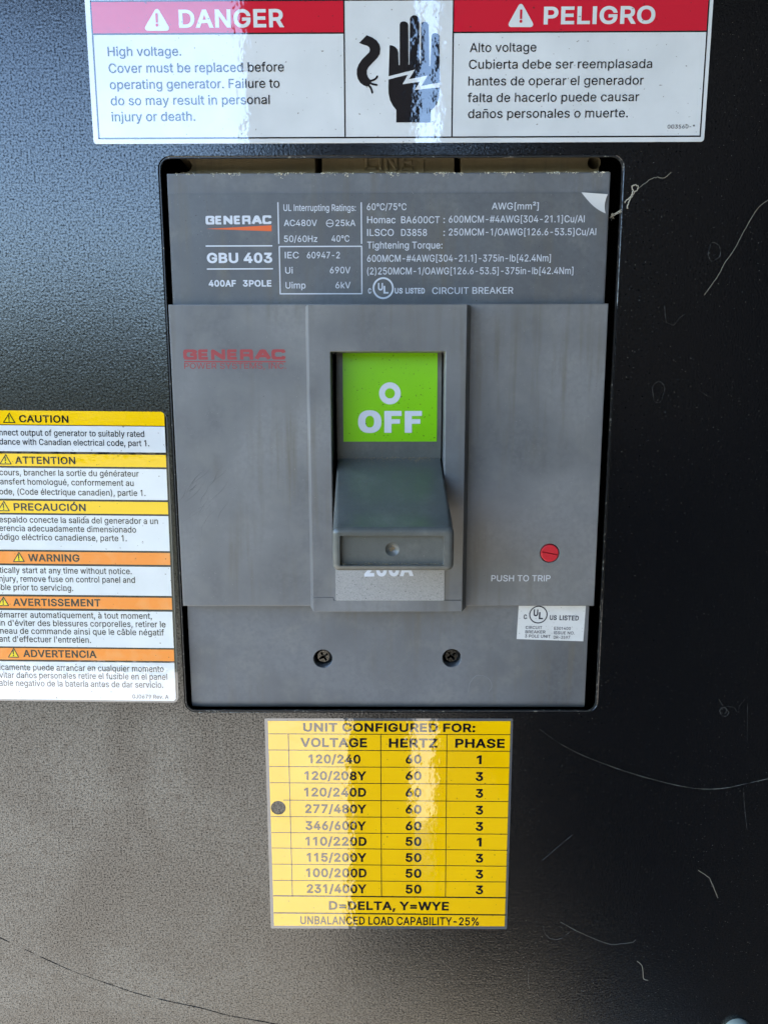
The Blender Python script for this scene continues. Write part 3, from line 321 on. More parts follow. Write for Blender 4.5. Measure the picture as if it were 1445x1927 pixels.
def text_geo(s, w=0, gap=0):
    """unit text: (verts, faces, left ink, right ink); cap height = 1, baseline 0"""
    V, Fc, x = [], [], 0.0; lo, hi = 1e9, -1e9; cap = 509+2*w
    marks = []
    for ch in s:
        if ch == ' ': x += 190+gap; marks.append(x); continue
        gv, gf = glyph(ch, w); k = len(V)
        V += [((px+x)/cap, (py+w)/cap) for px, py in gv]; Fc += [tuple(i+k for i in f) for f in gf]
        marks.append((min(p[0] for p in gv)+x)/cap); hi = max(hi, max((p[0]+x)/cap for p in gv))
        x += GL[ch][0]+w*1.1+gap
    return V, Fc, marks, hi

def T(s, u0, u1, v0, v1, cap, d, mat, parent, w=0, pre='', gap=0, fn=None, lift=.045, name='lettering'):
    """a line of lettering on the plane d; ink runs from photo pixel u0 to u1, baseline v0 to v1, cap height in pixels.
    pre = characters that stand before u0"""
    V, Fc, marks, hi = text_geo(pre+s, w, gap)
    i0 = len(pre)
    while (pre+s)[i0] == ' ': i0 += 1
    lo = marks[i0]
    a = np.array(P(u0, v0, d)); b = np.array(P(u1, v1, d))
    ex = (b-a)/(hi-lo); el = ex/np.linalg.norm(ex)
    t = np.array(P((u0+u1)/2, (v0+v1)/2-cap, d))-np.array(P((u0+u1)/2, (v0+v1)/2, d))
    h = abs(t[1]); ez = np.array([-el[1], el[0]])*h
    out = []
    for x, y in V:
        q = a+ex*(x-lo)+ez*y
        dd = (fn(q[0], q[1]) if fn else d)+lift
        out.append((q[0], -dd, q[1]))
    return obj(name, out, [f for f in Fc], mat, parent)

def flat(loops, d, mat, parent, name, fn=None, label=None):
    V, Fc = tri([L for L in loops])
    return obj(name, [(x, -((fn(x, z) if fn else 0)+d), z) for x, z in V], Fc, mat, parent, label=label)

def pix(L, d=0, o=(0, 0), s=1): return [P(o[0]+x/s, o[1]+y/s, d) for x, y in L]

def line(u0, v0, u1, v1, wpx, d, mat, parent, lift=.045, name='print_line'):
    a = np.array(P(u0, v0, d)); b = np.array(P(u1, v1, d)); w = wpx*.165*(1-d/DIST)
    t = (b-a)/np.linalg.norm(b-a); n = np.array([-t[1], t[0]])*w/2
    return flat([ccw([tuple(a-n), tuple(b-n), tuple(b+n), tuple(a+n)])], d+lift, mat, parent, name)

# ------------------------------------------------------------------ materials
def rgb(*c):
    """sRGB 0-255 to linear"""
    return tuple(((x/255+.055)/1.055)**2.4 if x/255 > .04045 else x/255/12.92 for x in c)+(1,)

def mat(name, col, rough=.5, spec=.5, bumps=(), var=(), specks=(), metal=0, rvar=None, coat=0, streak_c=None):
    """bumps: (scale 1/m, height mm); var: (scale, colour, amount, lo, hi); specks: (scale, threshold, colour)"""
    m = bpy.data.materials.new(name); m.use_nodes = True
    t = m.node_tree; N = t.nodes; L = t.links; b = N['Principled BSDF']
    b.inputs['Roughness'].default_value = rough; b.inputs['Specular IOR Level'].default_value = spec
    b.inputs['Metallic'].default_value = metal
    if coat:
        b.inputs['Coat Weight'].default_value = coat; b.inputs['Coat Roughness'].default_value = .03
    tc = N.new('ShaderNodeTexCoord'); co = tc.outputs['Object']
    def noise(scale, detail=3, dist=0, vec=None):
        n = N.new('ShaderNodeTexNoise'); n.inputs['Scale'].default_value = scale
        n.inputs['Detail'].default_value = detail; n.inputs['Distortion'].default_value = dist
        L.new(vec or co, n.inputs['Vector']); return n.outputs['Fac']
    def ramp(src, lo, hi):
        r = N.new('ShaderNodeMapRange'); r.inputs['From Min'].default_value = lo; r.inputs['From Max'].default_value = hi
        L.new(src, r.inputs['Value']); return r.outputs['Result']
    def mix(fac, a, c):
        x = N.new('ShaderNodeMix'); x.data_type = 'RGBA'
        if isinstance(fac, (int, float)): x.inputs[0].default_value = fac
        else: L.new(fac, x.inputs[0])
        for k, q in ((6, a), (7, c)):
            if isinstance(q, tuple): x.inputs[k].default_value = q
            else: L.new(q, x.inputs[k])
        return x.outputs[2]
    def math_(op, a, c):
        x = N.new('ShaderNodeMath'); x.operation = op
        for k, q in ((0, a), (1, c)):
            if isinstance(q, (int, float)): x.inputs[k].default_value = q
            else: L.new(q, x.inputs[k])
        return x.outputs[0]
    cur = tuple(col)
    for sc_, c2, amt, lo, hi in var:
        cur = mix(math_('MULTIPLY', ramp(noise(sc_, 5, .3), lo, hi), amt), cur, c2)
    if streak_c:
        mq = N.new('ShaderNodeMapping'); mq.inputs['Scale'].default_value = (1, 1, .07); L.new(co, mq.inputs[0])
        k_ = math_('MULTIPLY', ramp(noise(330, 4, 0, mq.outputs[0]), .5, .75), ramp(noise(22, 2), .42, .6))
        cur = mix(math_('MULTIPLY', k_, .75), cur, streak_c)
    for sc_, th, c2 in specks:
        cur = mix(ramp(noise(sc_, 1), th, th+.03), cur, c2)
    if isinstance(cur, tuple): b.inputs['Base Color'].default_value = cur
    else: L.new(cur, b.inputs['Base Color'])
    prev = None
    for sc_, h in bumps:
        bn = N.new('ShaderNodeBump'); bn.inputs['Strength'].default_value = 1; bn.inputs['Distance'].default_value = h/1000
        L.new(noise(sc_, 2), bn.inputs['Height'])
        if prev is not None: L.new(prev, bn.inputs['Normal'])
        prev = bn.outputs[0]
    if prev is not None:
        L.new(prev, b.inputs['Normal'])
        if coat: L.new(prev, b.inputs['Coat Normal'])
    if rvar: L.new(ramp(noise(rvar[0], 4), .3, .7), b.inputs['Roughness'])
    m['h'] = 1
    return m, (N, L, b, co, noise, ramp, mix, math_)

VINYL = ((60, .06), (320, .028), (1100, .004))            # wobble of the glossy label film
def print_mat(name, col, **k):
    k.setdefault('specks', ((1000, .745, tuple(c*.35+.01 for c in col[:3])+(1,)),))
    k.setdefault('coat', .85)
    return mat(name, col, rough=.035, spec=1.0, bumps=VINYL, **k)[0]
BLACK = rgb(24, 22, 26)
m_white = print_mat('label_white', (.72, .73, .72, 1), var=((60, (.50, .52, .52, 1), .5, .35, .8),), specks=((900, .74, (.3, .28, .25, 1)),))
m_black = print_mat('label_black', (.006, .005, .007, 1))
m_red = print_mat('label_red', (.60, .005, .025, 1))
m_yellow = print_mat('label_yellow', coat=.45, col=(.86, .50, .0, 1), var=((40, (.76, .40, .0, 1), .5, .4, .8),))
m_orange = print_mat('label_orange', (.88, .25, .02, 1), var=((160, (.85, .35, .10, 1), .6, .5, .75),))
m_tyellow = print_mat('triangle_yellow', (.85, .62, .0, 1))
m_cyellow = print_mat('caution_yellow', (.92, .56, .0, 1))
m_clear = print_mat('clear_film_edge', (.10, .10, .10, 1))

GREY = (.145, .148, .152, 1)
PL_B = ((1500, .010), (5000, .003))
def plastic(name, col, dark=(.07, .07, .072, 1), rough=.48):
    return mat(name, col, rough=rough, spec=.42, bumps=PL_B, streak_c=(.12, .105, .08, 1),
               var=((28, dark, .75, .42, .7), (110, (.24, .23, .20, 1), .35, .5, .8), (700, tuple(c*.8 for c in col[:3])+(1,), .6, .4, .7)),
               specks=((2000, .765, (.04, .038, .035, 1)), (2600, .78, (.3, .29, .26, 1))))[0]
m_grey = plastic('breaker_grey_plastic', GREY)
m_grey2 = plastic('breaker_front_plastic', (.185, .183, .178, 1))
m_base = plastic('terminal_warm_lit_plastic', (.36, .27, .15, 1), dark=(.24, .18, .10, 1))  # brown is warm bounce light put into the colour, lifted against recess shade
m_rate = plastic('rating_label_grey', (.115, .118, .122, 1), rough=.42)
m_amp = mat('amp_label_silver', (.33, .32, .30, 1), rough=.45, bumps=((3500, .004),), var=((3000, (.22, .21, .2, 1), .8, .4, .7),), specks=((1700, .70, (.05, .05, .05, 1)),))[0]
m_lever = plastic('lever_grey_plastic', (.115, .115, .102, 1), dark=(.065, .072, .062, 1), rough=.28)
m_inkw = mat('white_ink', (.58, .60, .64, 1), rough=.5, bumps=PL_B)[0]
m_inkred = mat('red_ink', (.30, .035, .035, 1), rough=.5, bumps=PL_B)[0]
m_inkor = mat('orange_ink', (.70, .12, .015, 1), rough=.5, bumps=PL_B)[0]
m_green = mat('off_label_green', (.20, .52, .0, 1), rough=.3, spec=.5, bumps=((900, .003),), specks=((1500, .72, (.05, .09, .01, 1)),))[0]
m_paper = mat('listing_sticker_white', (.62, .62, .60, 1), rough=.4, bumps=((1500, .004),), specks=((1600, .70, (.2, .2, .17, 1)),), var=((150, (.45, .45, .42, 1), .5, .5, .8),))[0]
m_paperink = mat('sticker_ink', (.02, .018, .03, 1), rough=.4)[0]
m_peel = mat('peeled_sticker_core', (.50, .50, .49, 1), rough=.5, bumps=((800, .01),))[0]
m_trip = mat('trip_button_red', (.55, .02, .03, 1), rough=.4, bumps=((900, .006),))[0]
m_screw = mat('blackened_screw_steel', (.10, .095, .09, 1), rough=.22, metal=1, bumps=((1800, .05),))[0]
m_void = mat('interior_black', (.004, .004, .004, 1), rough=.9, spec=.1)[0]
m_edge = mat('panel_cut_edge', (.02, .02, .02, 1), rough=.35, bumps=((1500, .02),), specks=((900, .66, (.25, .24, .2, 1)),))[0]
m_dust = mat('pale_dust_crumbs', (.85, .78, .58, 1), rough=.9)[0]
m_rust = mat('tan_dust_crumbs', (.38, .26, .12, 1), rough=.9)[0]
m_web = mat('cobweb_fibre', (.42, .38, .30, 1), rough=.8)[0]
m_hair = mat('pale_fibre', (.085, .085, .08, 1), rough=.7)[0]
m_scr = mat('scratch_pale', (.22, .22, .20, 1), rough=.6)[0]
m_dark = mat('scratch_dark', (.006, .006, .006, 1), rough=.6)[0]
m_bolt = mat('zinc_bolt_head', (.26, .29, .24, 1), rough=.5, metal=0, bumps=((1200, .02),))[0]

# powder-coated sheet steel with a film of dust and wiped streaks
m_panel, (N, L, b, co, noise, ramp, mix, math_) = mat('black_powder_coat', (.0035, .0035, .0035, 1), rough=.19, spec=.8)
sep = N.new('ShaderNodeSeparateXYZ'); L.new(co, sep.inputs[0])
X_, Z_ = sep.outputs[0], sep.outputs[2]
def box_mask(x0, x1, z0, z1, s):
    """soft-edged patch in metres"""
    a = math_('MULTIPLY', ramp(X_, x0-s, x0+s), ramp(X_, x1+s, x1-s))
    return math_('MULTIPLY', a, math_('MULTIPLY', ramp(Z_, z0-s, z0+s), ramp(Z_, z1+s, z1-s)))
mp = N.new('ShaderNodeMapping'); mp.inputs['Scale'].default_value = (1, 1, .05); L.new(co, mp.inputs[0])
streak = ramp(noise(420, 3, 0, mp.outputs[0]), .42, .62)
film = ramp(noise(24, 6, .8), .3, .68)
fine = math_('MULTIPLY', ramp(noise(2000, 6), .36, .58), math_('MULTIPLY', ramp(noise(300, 5), .25, .5), ramp(noise(950, 4), .64, .55)))
PANEL_DUST = N.new('ShaderNodeValue'); PANEL_DUST.outputs[0].default_value = .37
edge_z = math_('ADD', Z_, math_('MULTIPLY', X_, .12))
lowleft = math_('MULTIPLY', ramp(edge_z, -.112, -.124), ramp(X_, .03, -.10))
streak = math_('ADD', math_('MULTIPLY', streak, .6), .4)
wipe1 = math_('MULTIPLY', box_mask(-.0715, -.0525, -.140, -.100, .005), streak)
wipe2 = math_('MULTIPLY', box_mask(-.0985, -.0895, -.130, -.100, .003), streak)
wipe = math_('MAXIMUM', wipe1, wipe2)
dust = math_('MULTIPLY', math_('MULTIPLY', lowleft, math_('ADD', math_('MULTIPLY', film, .8), .2)), fine)
dust = math_('MULTIPLY', dust, math_('SUBTRACT', 1.0, math_('MULTIPLY', wipe, .75)))
dust = math_('MULTIPLY', dust, PANEL_DUST.outputs[0])
cur = mix(dust, (.0035, .0035, .004, 1), (.36, .34, .28, 1))
grime = ramp(noise(2300, 1), .745, .77)
cur = mix(grime, cur, (.22, .21, .18, 1))
L.new(cur, b.inputs['Base Color'])
b1 = N.new('ShaderNodeBump'); b1.inputs['Distance'].default_value = .00005; L.new(noise(1300, 3), b1.inputs['Height'])
b2 = N.new('ShaderNodeBump'); b2.inputs['Distance'].default_value = .00003; L.new(noise(260, 2), b2.inputs['Height'])
L.new(b2.outputs[0], b1.inputs['Normal']); L.new(b1.outputs[0], b.inputs['Normal'])

m_pad = mat('sunlit_concrete', (.27, .25, .21, 1), rough=.9, var=((6, (.21, .19, .16, 1), .8, .35, .7),), bumps=((120, 1.0),))[0]
m_ground = mat('dry_grass_ground', (.045, .05, .025, 1), rough=.95, var=((3, (.07, .06, .035, 1), .8, .35, .7),), bumps=((60, 8),))[0]
m_standin = mat('standin_matte_black', (.006, .006, .006, 1), rough=.9, spec=.12, bumps=((1050, .05),))[0]
m_steel = mat('enclosure_black_paint', (.008, .008, .008, 1), rough=.6, spec=.3, bumps=((1050, .05),))[0]

L.new(math_('ADD', math_('MULTIPLY', ramp(noise(1650, 4), .33, .57), .85), .12), b.inputs['Specular IOR Level'])

# ------------------------------------------------------------------ the generator enclosure and unseen surroundings added for its light and reflections
def box(g, x0, y0, z0, x1, y1, z1):
    V = [(x, y, z) for x in (x0, x1) for y in (y0, y1) for z in (z0, z1)]
    g.add(V, [(0, 1, 3, 2), (4, 6, 7, 5), (0, 4, 5, 1), (2, 3, 7, 6), (0, 2, 6, 4), (1, 5, 7, 3)])
g = G(); g.add([(-60000, -60000, -1150), (60000, -60000, -1150), (60000, 60000, -1150), (-60000, 60000, -1150)], [(0, 1, 2, 3)])
tag(g.make('ground', m_ground), 'dry grass ground around the generator, unseen and added for its dark reflection', kind='structure')
g = G(); box(g, -3200, -2500, -1145, 3500, 1600, -1100)  # unseen slab, sized for the bright lower reflection
tag(g.make('concrete_pad', m_pad), 'pale sunlit concrete pad under the generator, unseen and added for its bounce light', kind='structure')

OX0, OX1, OZ0, OZ1 = -71.2, 72.9, -109.6, 73.2
opening = rect(OX0, OZ0, OX1, OZ1, 3.6)
g = G(); g.slab([rect(-420, -1000, 440, 420), opening], -1.1, 0, b=0, hb=.3)
panel = g.make('enclosure_panel', m_panel)
tag(panel, 'black powder coated steel panel with a rectangular cutout around the grey circuit breaker', 'panel')
g = G(); g.slab([offset(opening, .05), offset(opening, .35)], -1.05, -.12)
g.make('cutout_edge', m_edge, panel)
g = G()
for x0, z0, x1, z1 in ((-100, -140, -96, 100), (98, -140, 102, 100), (-96, -140, 98, -136), (-96, 96, 98, 100)):
    box(g, x0, 1.2, z0, x1, 80, z1)
box(g, -100, 80, -140, 102, 83, 100)
g.make('light_blocking_box', m_void, panel)  # black box added behind the cutout to keep light out
g = G(); box(g, -420, 1.6, 421, 440, 900, 425); box(g, -424, -.5, -1000, -421, 900, 425); box(g, 441, -.5, -1000, 444, 900, 425)
box(g, -421, 897, -1000, 441, 900, 421)
g.make('housing', m_steel, panel)

# unseen dark stand-ins opposite, added and shaped for their reflections in the glossy labels
def standin(x0, x1, px0, px1, y0, y1, z1, label):
    r_ = root('dark_standin', ((x0+x1)/2, (y0+y1)/2, -1100), label, 'standin', 'unseen dark stand-ins added opposite the panel')
    g = G(); box(g, x0, y0, -430, x1, y1, z1); g.make('standin_body', m_standin, r_)
    g = G(); box(g, px0, y0+15, -1100, px1, y1-5, -430.5); g.make('pedestal', m_standin, r_)  # narrower foot shapes the lower edge of the reflection
    g = G(); box(g, x0+12, y1+.5, -420, x1-12, y1+8, z1-30); g.make('standin_front', m_standin, r_)
    return r_
standin(-220, 46, -71, 46, -1300, -930, 950, 'narrow black unseen cabinet on a pedestal opposite the panel, left of the bright gap')
standin(106, 1500, 106, 1500, -1400, -880, 1150, 'wide black unseen cabinet opposite the panel, right of the bright gap')
m_leaf = mat('hedge_leaves', (.03, .045, .015, 1), rough=.7, var=((4, (.015, .02, .01, 1), .8, .35, .65),), bumps=((9, 60),))[0]
random.seed(2); g = G()  # unseen leafy row added to darken the reflected horizon
for k in range(70):
    x = -26000+k*750+random.uniform(-200, 200); y = -15000+random.uniform(-600, 600); r_ = random.uniform(900, 1300); h_ = random.uniform(2100, 3300)
    V = [(x+r_*math.sin(p_)*math.cos(t_)*random.uniform(.8, 1.15), y+r_*math.sin(p_)*math.sin(t_), -1150+h_*(.5+.5*math.cos(p_))*random.uniform(.9, 1.1)) for p_ in np.linspace(.05, math.pi-.4, 9) for t_ in np.linspace(0, 2*math.pi, 12, endpoint=False)]
    g.add(V, [(i*12+j, i*12+(j+1) % 12, (i+1)*12+(j+1) % 12, (i+1)*12+j) for i in range(8) for j in range(12)])
hd = g.make('backdrop', m_leaf); tag(hd, 'far dark green leafy hedge across the grass behind the viewpoint', 'backdrop', kind='stuff')
g = G(); box(g, -424, -560, 426, 470, 900, 432); box(g, -424, -563, 410, 470, -560.5, 432)  # unseen overhang, enlarged to block sky light on the panel
g.make('shade_roof', m_steel, panel)
g = G(); box(g, 446, -700, -1000, 470, -4, 424.5); g.make('added_dark_door', m_steel, panel)  # unseen dark leaf added to block light from the right

# ------------------------------------------------------------------ the circuit breaker
brk = root('circuit_breaker', (0, 0, -110), 'grey moulded case circuit breaker with a large lever pushed down to its green OFF position', 'circuit breaker')
# terminal end, seen above the covers
DB = -8.5
bx0, _ = P(339, 310, DB); bx1, _ = P(1127, 310, DB)
s0, _ = P(593, 310, DB); s1, _ = P(606, 310, DB); s2, _ = P(855, 310, DB); s3, _ = P(867, 310, DB)
h1 = P(350, 311, DB); h2 = P(1117, 306, DB)
g = G()
def notch(cx, cz, r, x_edge, left):
    a = [(cx+r*math.cos(t), cz+r*math.sin(t)) for t in np.linspace(math.pi/2, -math.pi/2, 14)]
    return a
zt, zb = 90, 55
L_ = [(bx0, zb), (s0, zb), (s0, zt), (bx0, zt), (bx0, h1[1]+2.1)]+notch(h1[0]-.2, h1[1], 2.1, bx0, True)+[(bx0, h1[1]-2.1)]
g.slab([clean(L_)], DB-12, DB, b=.2)
p1 = G().slab([clean(L_)], DB-12, DB, b=.2).make('terminal_cover', m_base, brk)
p2 = G().slab([rect(s1, zb, s2, zt)], DB-12, DB, b=.25).make('terminal_cover', m_base, brk)
p3 = G().slab([rect(s3, zb, bx1, zt), circ(h2[0], h2[1], 1.95, 24)], DB-12, DB, b=.2).make('terminal_cover', m_base, brk)
g = G(); box(g, -69, 21, 50, 69, 30, 95); g.make('terminal_block', m_void, brk)
xa, _ = P(666.5, 310, DB); xb, _ = P(798, 310, DB)
G().slab([rect(xa, zb, xb, zt)], DB, DB+.35, b=.12).make('raised_plate', m_base, p2)
for ch, ua, ub in (('L', 686.5, 709), ('I', 712, 720), ('N', 724, 749), ('E', 755, 777)):
    V, Fc, mk, hi = text_geo(ch, 12)
    a = P(ua, 320.8, DB+.35); e = P(ub, 320.8, DB+.35); h = P(ua, 320.8, DB+.35)[1]-P(ua, 290, DB+.35)[1]
    loops = [[(a[0]+(x-mk[0]*(509+24)+12*0)*0, z) for x, z in Lp] for Lp in []]
    # raised letters as bevelled strokes
    w, H = e[0]-a[0], -h
    st = 1.15
    paths = {'L': [[(0, 1), (0, 0), (1, 0)]], 'I': [[(.5, 0), (.5, 1)]], 'N': [[(0, 0), (0, 1), (1, 0), (1, 1)]],
             'E': [[(1, 0), (0, 0), (0, 1), (1, 1)], [(0, .5), (.9, .5)]]}[ch]
    g = G()
    for pth in paths:
        q = [(a[0]+st/2+px*(w-st), a[1]+st/2+py*(H-st)) for px, py in pth]
        for (ax, az), (cx, cz) in zip(q, q[1:]):
            dx, dz = cx-ax, cz-az; l = math.hypot(dx, dz); ux, uz = dx/l*st/2, dz/l*st/2
            loop = ccw([(ax-ux+uz, az-uz-ux), (cx+ux+uz, cz+uz-ux), (cx+ux-uz, cz+uz+ux), (ax-ux-uz, az-uz+ux)])
            g.slab([loop], DB+.3, DB+.95, b=.35, n=2, back=False)
    g.make('raised_letter', m_base, p2)

# upper, middle and lower covers
UD, MD, LD, FD = .5, 2.5, -2.0, 7.0
up_z = P(700, 325, UD)[1]; zm_top = P(700, 572, MD)[1]; zm_bot = P(700, 1140.5, MD)[1]
upper = G().slab([rect(-68.7, 20, 68.85, up_z)], -12.7, UD, b=.4).make('upper_cover', m_grey, brk, smooth=True)
WIN = rect(-18.05, -53.5, 17.95, P(700, 661.5, FD)[1], .3)
WINB = rect(-18.05, -53.5, 17.95, P(700, 661.5, FD)[1], .3)
btn = P(1034, 1041, MD)
middle = G().slab([rect(-69.6, zm_bot, 69.5, zm_top), WIN, circ(btn[0], btn[1], 3.25, 36)], -11.5, MD, b=.3, hb=.15).make('middle_cover', m_grey2, brk, smooth=True)
scr = [P(608, 1239.5, LD), P(850, 1238.5, LD)]
xs0, xs1, zf, zl = -69.75, 69.45, -106.3, P(700, 1337.5, -6)[1]-2
g = G(); base_ = rect(xs0, zf, xs1, -55)
rings = []
def lowring(t):
    e = .35*(1-math.cos(t)); return [(xs0+e, zf-3.9*math.cos(t)), (xs1-e, zf-3.9*math.cos(t)), (xs1-e, -55), (xs0+e, -55)]
rr = [(lowring(0), -12.5)]+[(lowring(t), LD-4.5*(1-math.sin(t))) for t in np.linspace(0, math.pi/2, 9)]
for (a, da), (c, dc) in zip(rr, rr[1:]): g.wall(a, da, c, dc)
holes = [circ(c[0], c[1], 3.3, 36) for c in scr]
hs = []
for h in holes:
    g.wall(h, -8, h, LD-.15); g.wall(h, LD-.15, offset(h, -.12), LD); hs.append(offset(h, -.12)[::-1])
g.cap([rr[-1][0]]+hs, LD)
lower = g.make('lower_cover', m_grey, brk, smooth=True)
for c in scr:
    g = G(); cx, cz = c
    a = .6
    cross = []
    w_, l_ = .42, 1.75
    for k in range(4):
        t = a+k*math.pi/2; ex = (math.cos(t), math.sin(t)); ey = (-math.sin(t), math.cos(t))
        for px, py in ((w_, -w_), (l_, -w_*.8), (l_, w_*.8)):
            cross.append((cx+ex[0]*px+ey[0]*py, cz+ex[1]*px+ey[1]*py))
    cross = ccw(cross)
    outer = circ(cx, cz, 2.1, 32)
    g.V, g.F = [], []
    R_ = [(3.0, -8), (3.0, -5.6), (2.8, -4.9), (2.1, -4.3)]
    for (ra, da), (rb, db) in zip(R_, R_[1:]): g.wall(circ(cx, cz, ra, 32), da, circ(cx, cz, rb, 32), db)
    g.cap([outer, cross[::-1]], -4.3); g.wall(cross, -4.3, [(cx+(x-cx)*.45, cz+(z-cz)*.45) for x, z in cross], -5.7)
    g.cap([[(cx+(x-cx)*.45, cz+(z-cz)*.45) for x, z in cross]], -5.7)
    g.make('screw', m_screw, brk)
    g = G(); g.cap([circ(cx, cz, 3.4, 24)], -8); g.make('screw_well', m_void, brk)

# raised front block around the lever, with splayed sides and a split line near its foot
zt_ = P(700, 573, FD)[1]; zbm = P(700, 1151, FD)[1]
zs1 = P(600, 1124, FD)[1]; zs2 = P(700, 1129.3, FD)[1]; xsm = P(628, 1125, FD)[0]
def splay(Lp): return [((-26.3 if x < 0 else 26.3) if abs(x) > 24 else x, z) for x, z in Lp]
fx0, fx1 = -24.85, 24.45
Lm = [(fx0, zs1+.06), (xsm+.06, zs1+.06), (xsm+.06, zs2+.06), (fx1, zs2+.06), (fx1, zt_), (fx0, zt_)]
Lf = [(fx0, zbm), (fx1, zbm), (fx1, zs2-.06), (xsm-.06, zs2-.06), (xsm-.06, zs1-.06), (fx0, zs1-.06)]
block = G().slab([Lm, WIN], MD-.4, FD, b=.12, hb=.3, base=splay(Lm)).make('lever_surround', m_grey2, brk, smooth=True)
G().slab([Lf], MD-.4, FD, b=.12, base=splay(Lf)).make('surround_foot', m_grey2, brk, smooth=True)
G().slab([rect(-24, zbm+.4, 24, zs1+2)], MD, FD-1.2).make('split_line_filler', m_void, brk)

# slide plate behind the window and its green label
def sl(x, z): return .2-(z+6)**2/420
g = G(); zz = np.linspace(17.5, -21.5, 26)
for i in range(len(zz)-1):
    g.add([(-16.8, -sl(0, zz[i]), zz[i]), (17.35, -sl(0, zz[i]), zz[i]), (17.35, -sl(0, zz[i+1]), zz[i+1]), (-16.8, -sl(0, zz[i+1]), zz[i+1])], [(0, 1, 2, 3)])
    for x in (-16.8, 17.35):
        g.add([(x, -sl(0, zz[i]), zz[i]), (x, -sl(0, zz[i+1]), zz[i+1]), (x, 6, zz[i+1]), (x, 6, zz[i])], [(0, 1, 2, 3)])
g.make('slide_plate', m_lever, brk, smooth=True)
g = G(); box(g, -30, 11.6, -60, 30, 12.4, 20); g.make('lever_well', m_void, brk)
gz0 = P(700, 831, 0)[1]; gx0 = P(645.5, 740, 0)[0]; gx1 = P(822.5, 740, 0)[0]
g = G(); zz = np.linspace(17.3, gz0, 24)
for i in range(len(zz)-1):
    a, c = zz[i], zz[i+1]
    g.add([(gx0, -sl(0, a)-.12, a), (gx1, -sl(0, a)-.12, a), (gx1, -sl(0, c)-.12, c), (gx0, -sl(0, c)-.12, c)], [(0, 1, 2, 3)])
g.add([(gx0, -sl(0, gz0)-.12, gz0), (gx1, -sl(0, gz0)-.12, gz0), (gx1, -sl(0, gz0), gz0), (gx0, -sl(0, gz0), gz0)], [(0, 1, 2, 3)])
offl = g.make('off_label', m_green, brk, smooth=True)
slf = lambda x, z: sl(x, z)+.13
K5 = lambda Lq: ccw(pix(Lq, 0, (560, 560), 4.014))
def oval(cx, cy, rx, ry, k=2.35, n=40): return K5([(cx+rx*abs(math.cos(t))**(2/k)*math.copysign(1, math.cos(t)), cy+ry*abs(math.sin(t))**(2/k)*math.copysign(1, math.sin(t))) for t in np.linspace(0, 2*math.pi, n, endpoint=False)])
flat([oval(545, 937, 88, 86), oval(545, 937, 33, 44)[::-1]], .18, m_inkw, offl, 'lettering', fn=sl)
for dx in (0, 153):
    flat([K5([(655+dx, 1021), (655+dx, 856), (785+dx, 856), (785+dx, 894), (709+dx, 894), (709+dx, 918), (773+dx, 918), (773+dx, 953), (709+dx, 953), (709+dx, 1021)])], .18, m_inkw, offl, 'lettering', fn=sl)
o_ = P(733.6, 740.3, 0)
flat([circ(o_[0], o_[1], 3.55, 48), circ(o_[0], o_[1], 1.62, 40)[::-1]], .18, m_inkw, offl, 'lettering', fn=sl)

# lever: lofted rounded-rectangle sections, recessed tip
def sec(x0, x1, z0, z1, r, d, n=6): return (rect(x0, z0, x1, z1, r, n), d)
tz1, tz0 = P(740, 991, 35.5)[1], P(740, 1075.5, 36.5)[1]
tx0, tx1 = P(625, 1010, 36)[0], P(854.5, 1010, 36)[0]
S = []
for t, ztop in ((-6, -19.6), (-2.2, -19.9), (-.8, -20.3), (.5, -20.9), (2, -21.9), (4, -23.0), (9, -25.2), (18, -29.3), (27, -33.3), (33.0, tz1-.05)):
    k = max(0, min(1, t/33)); S.append(sec(-16.75+k*(tx0+16.75), 17.3+k*(tx1-17.3), min(ztop-8, -33+k*(tz0+33)), ztop, .5+1.3*k, t))
g = G()
for (a, da), (c, dc) in zip(S, S[1:]): g.wall(a, da, c, dc)
full = rect(tx0, tz0, tx1, tz1, 1.8, 6)
prev = S[-1]
for t in np.linspace(0.15, math.pi/2, 7):
    e = 1.6*(1-math.cos(t)); cur_ = (rect(tx0+e, tz0+e, tx1-e, tz1-e, 1.8-e*.6, 6), 34.9+1.6*math.sin(t))
    g.wall(prev[0], prev[1], cur_[0], cur_[1]); prev = cur_
ra, rb = P(640, 1064.5, 36.3), P(835.5, 1008, 36.3)
r1 = rect(ra[0], ra[1], rb[0], rb[1], .35, 6); r2 = rect(ra[0]+.1, ra[1]+.1, rb[0]-.1, rb[1]-.1, .3, 6)
g.wall(prev[0], prev[1], r1, 36.45); g.wall(r1, 36.45, r2, 34.9)
dm = P(738, 1034, 35); dc_ = [circ(dm[0], dm[1], r_, 28) for r_ in (2.05, 1.95, 1.5, .9, .35)]
g.cap([r2, dc_[0][::-1]], 34.9)
for (a, da), (c, dcc) in zip(zip(dc_, (34.9, 34.8, 34.35, 34.05, 33.95)), list(zip(dc_, (34.9, 34.8, 34.35, 34.05, 33.95)))[1:]): g.wall(a, da, c, dcc)
g.cap([dc_[-1]], 33.95)
lever = g.make('lever', m_lever, brk, smooth=True)
random.seed(4)
def crumb(g, x, y, z, r):
    V = []
    for k in range(4):
        V.append((x+random.uniform(-r, r), y+random.uniform(-r, r), z+random.uniform(-r, r)))
    g.add(V, [(0, 1, 2), (0, 2, 3), (0, 1, 3), (1, 2, 3)])
g = G()
for _ in range(420):
    q = random.gauss(0, 1); x = random.choice([random.uniform(-15, 16), random.gauss(-1, 4), random.gauss(11, 2)])
    if not -15.5 < x < 16.5: continue
    z = -20.1-abs(random.gauss(0, .55)); dd = sl(0, z) if z > -20.4 else .6+(-20.6-z)*1.4
    crumb(g, x, -dd-.05, z, random.uniform(.05, .16))
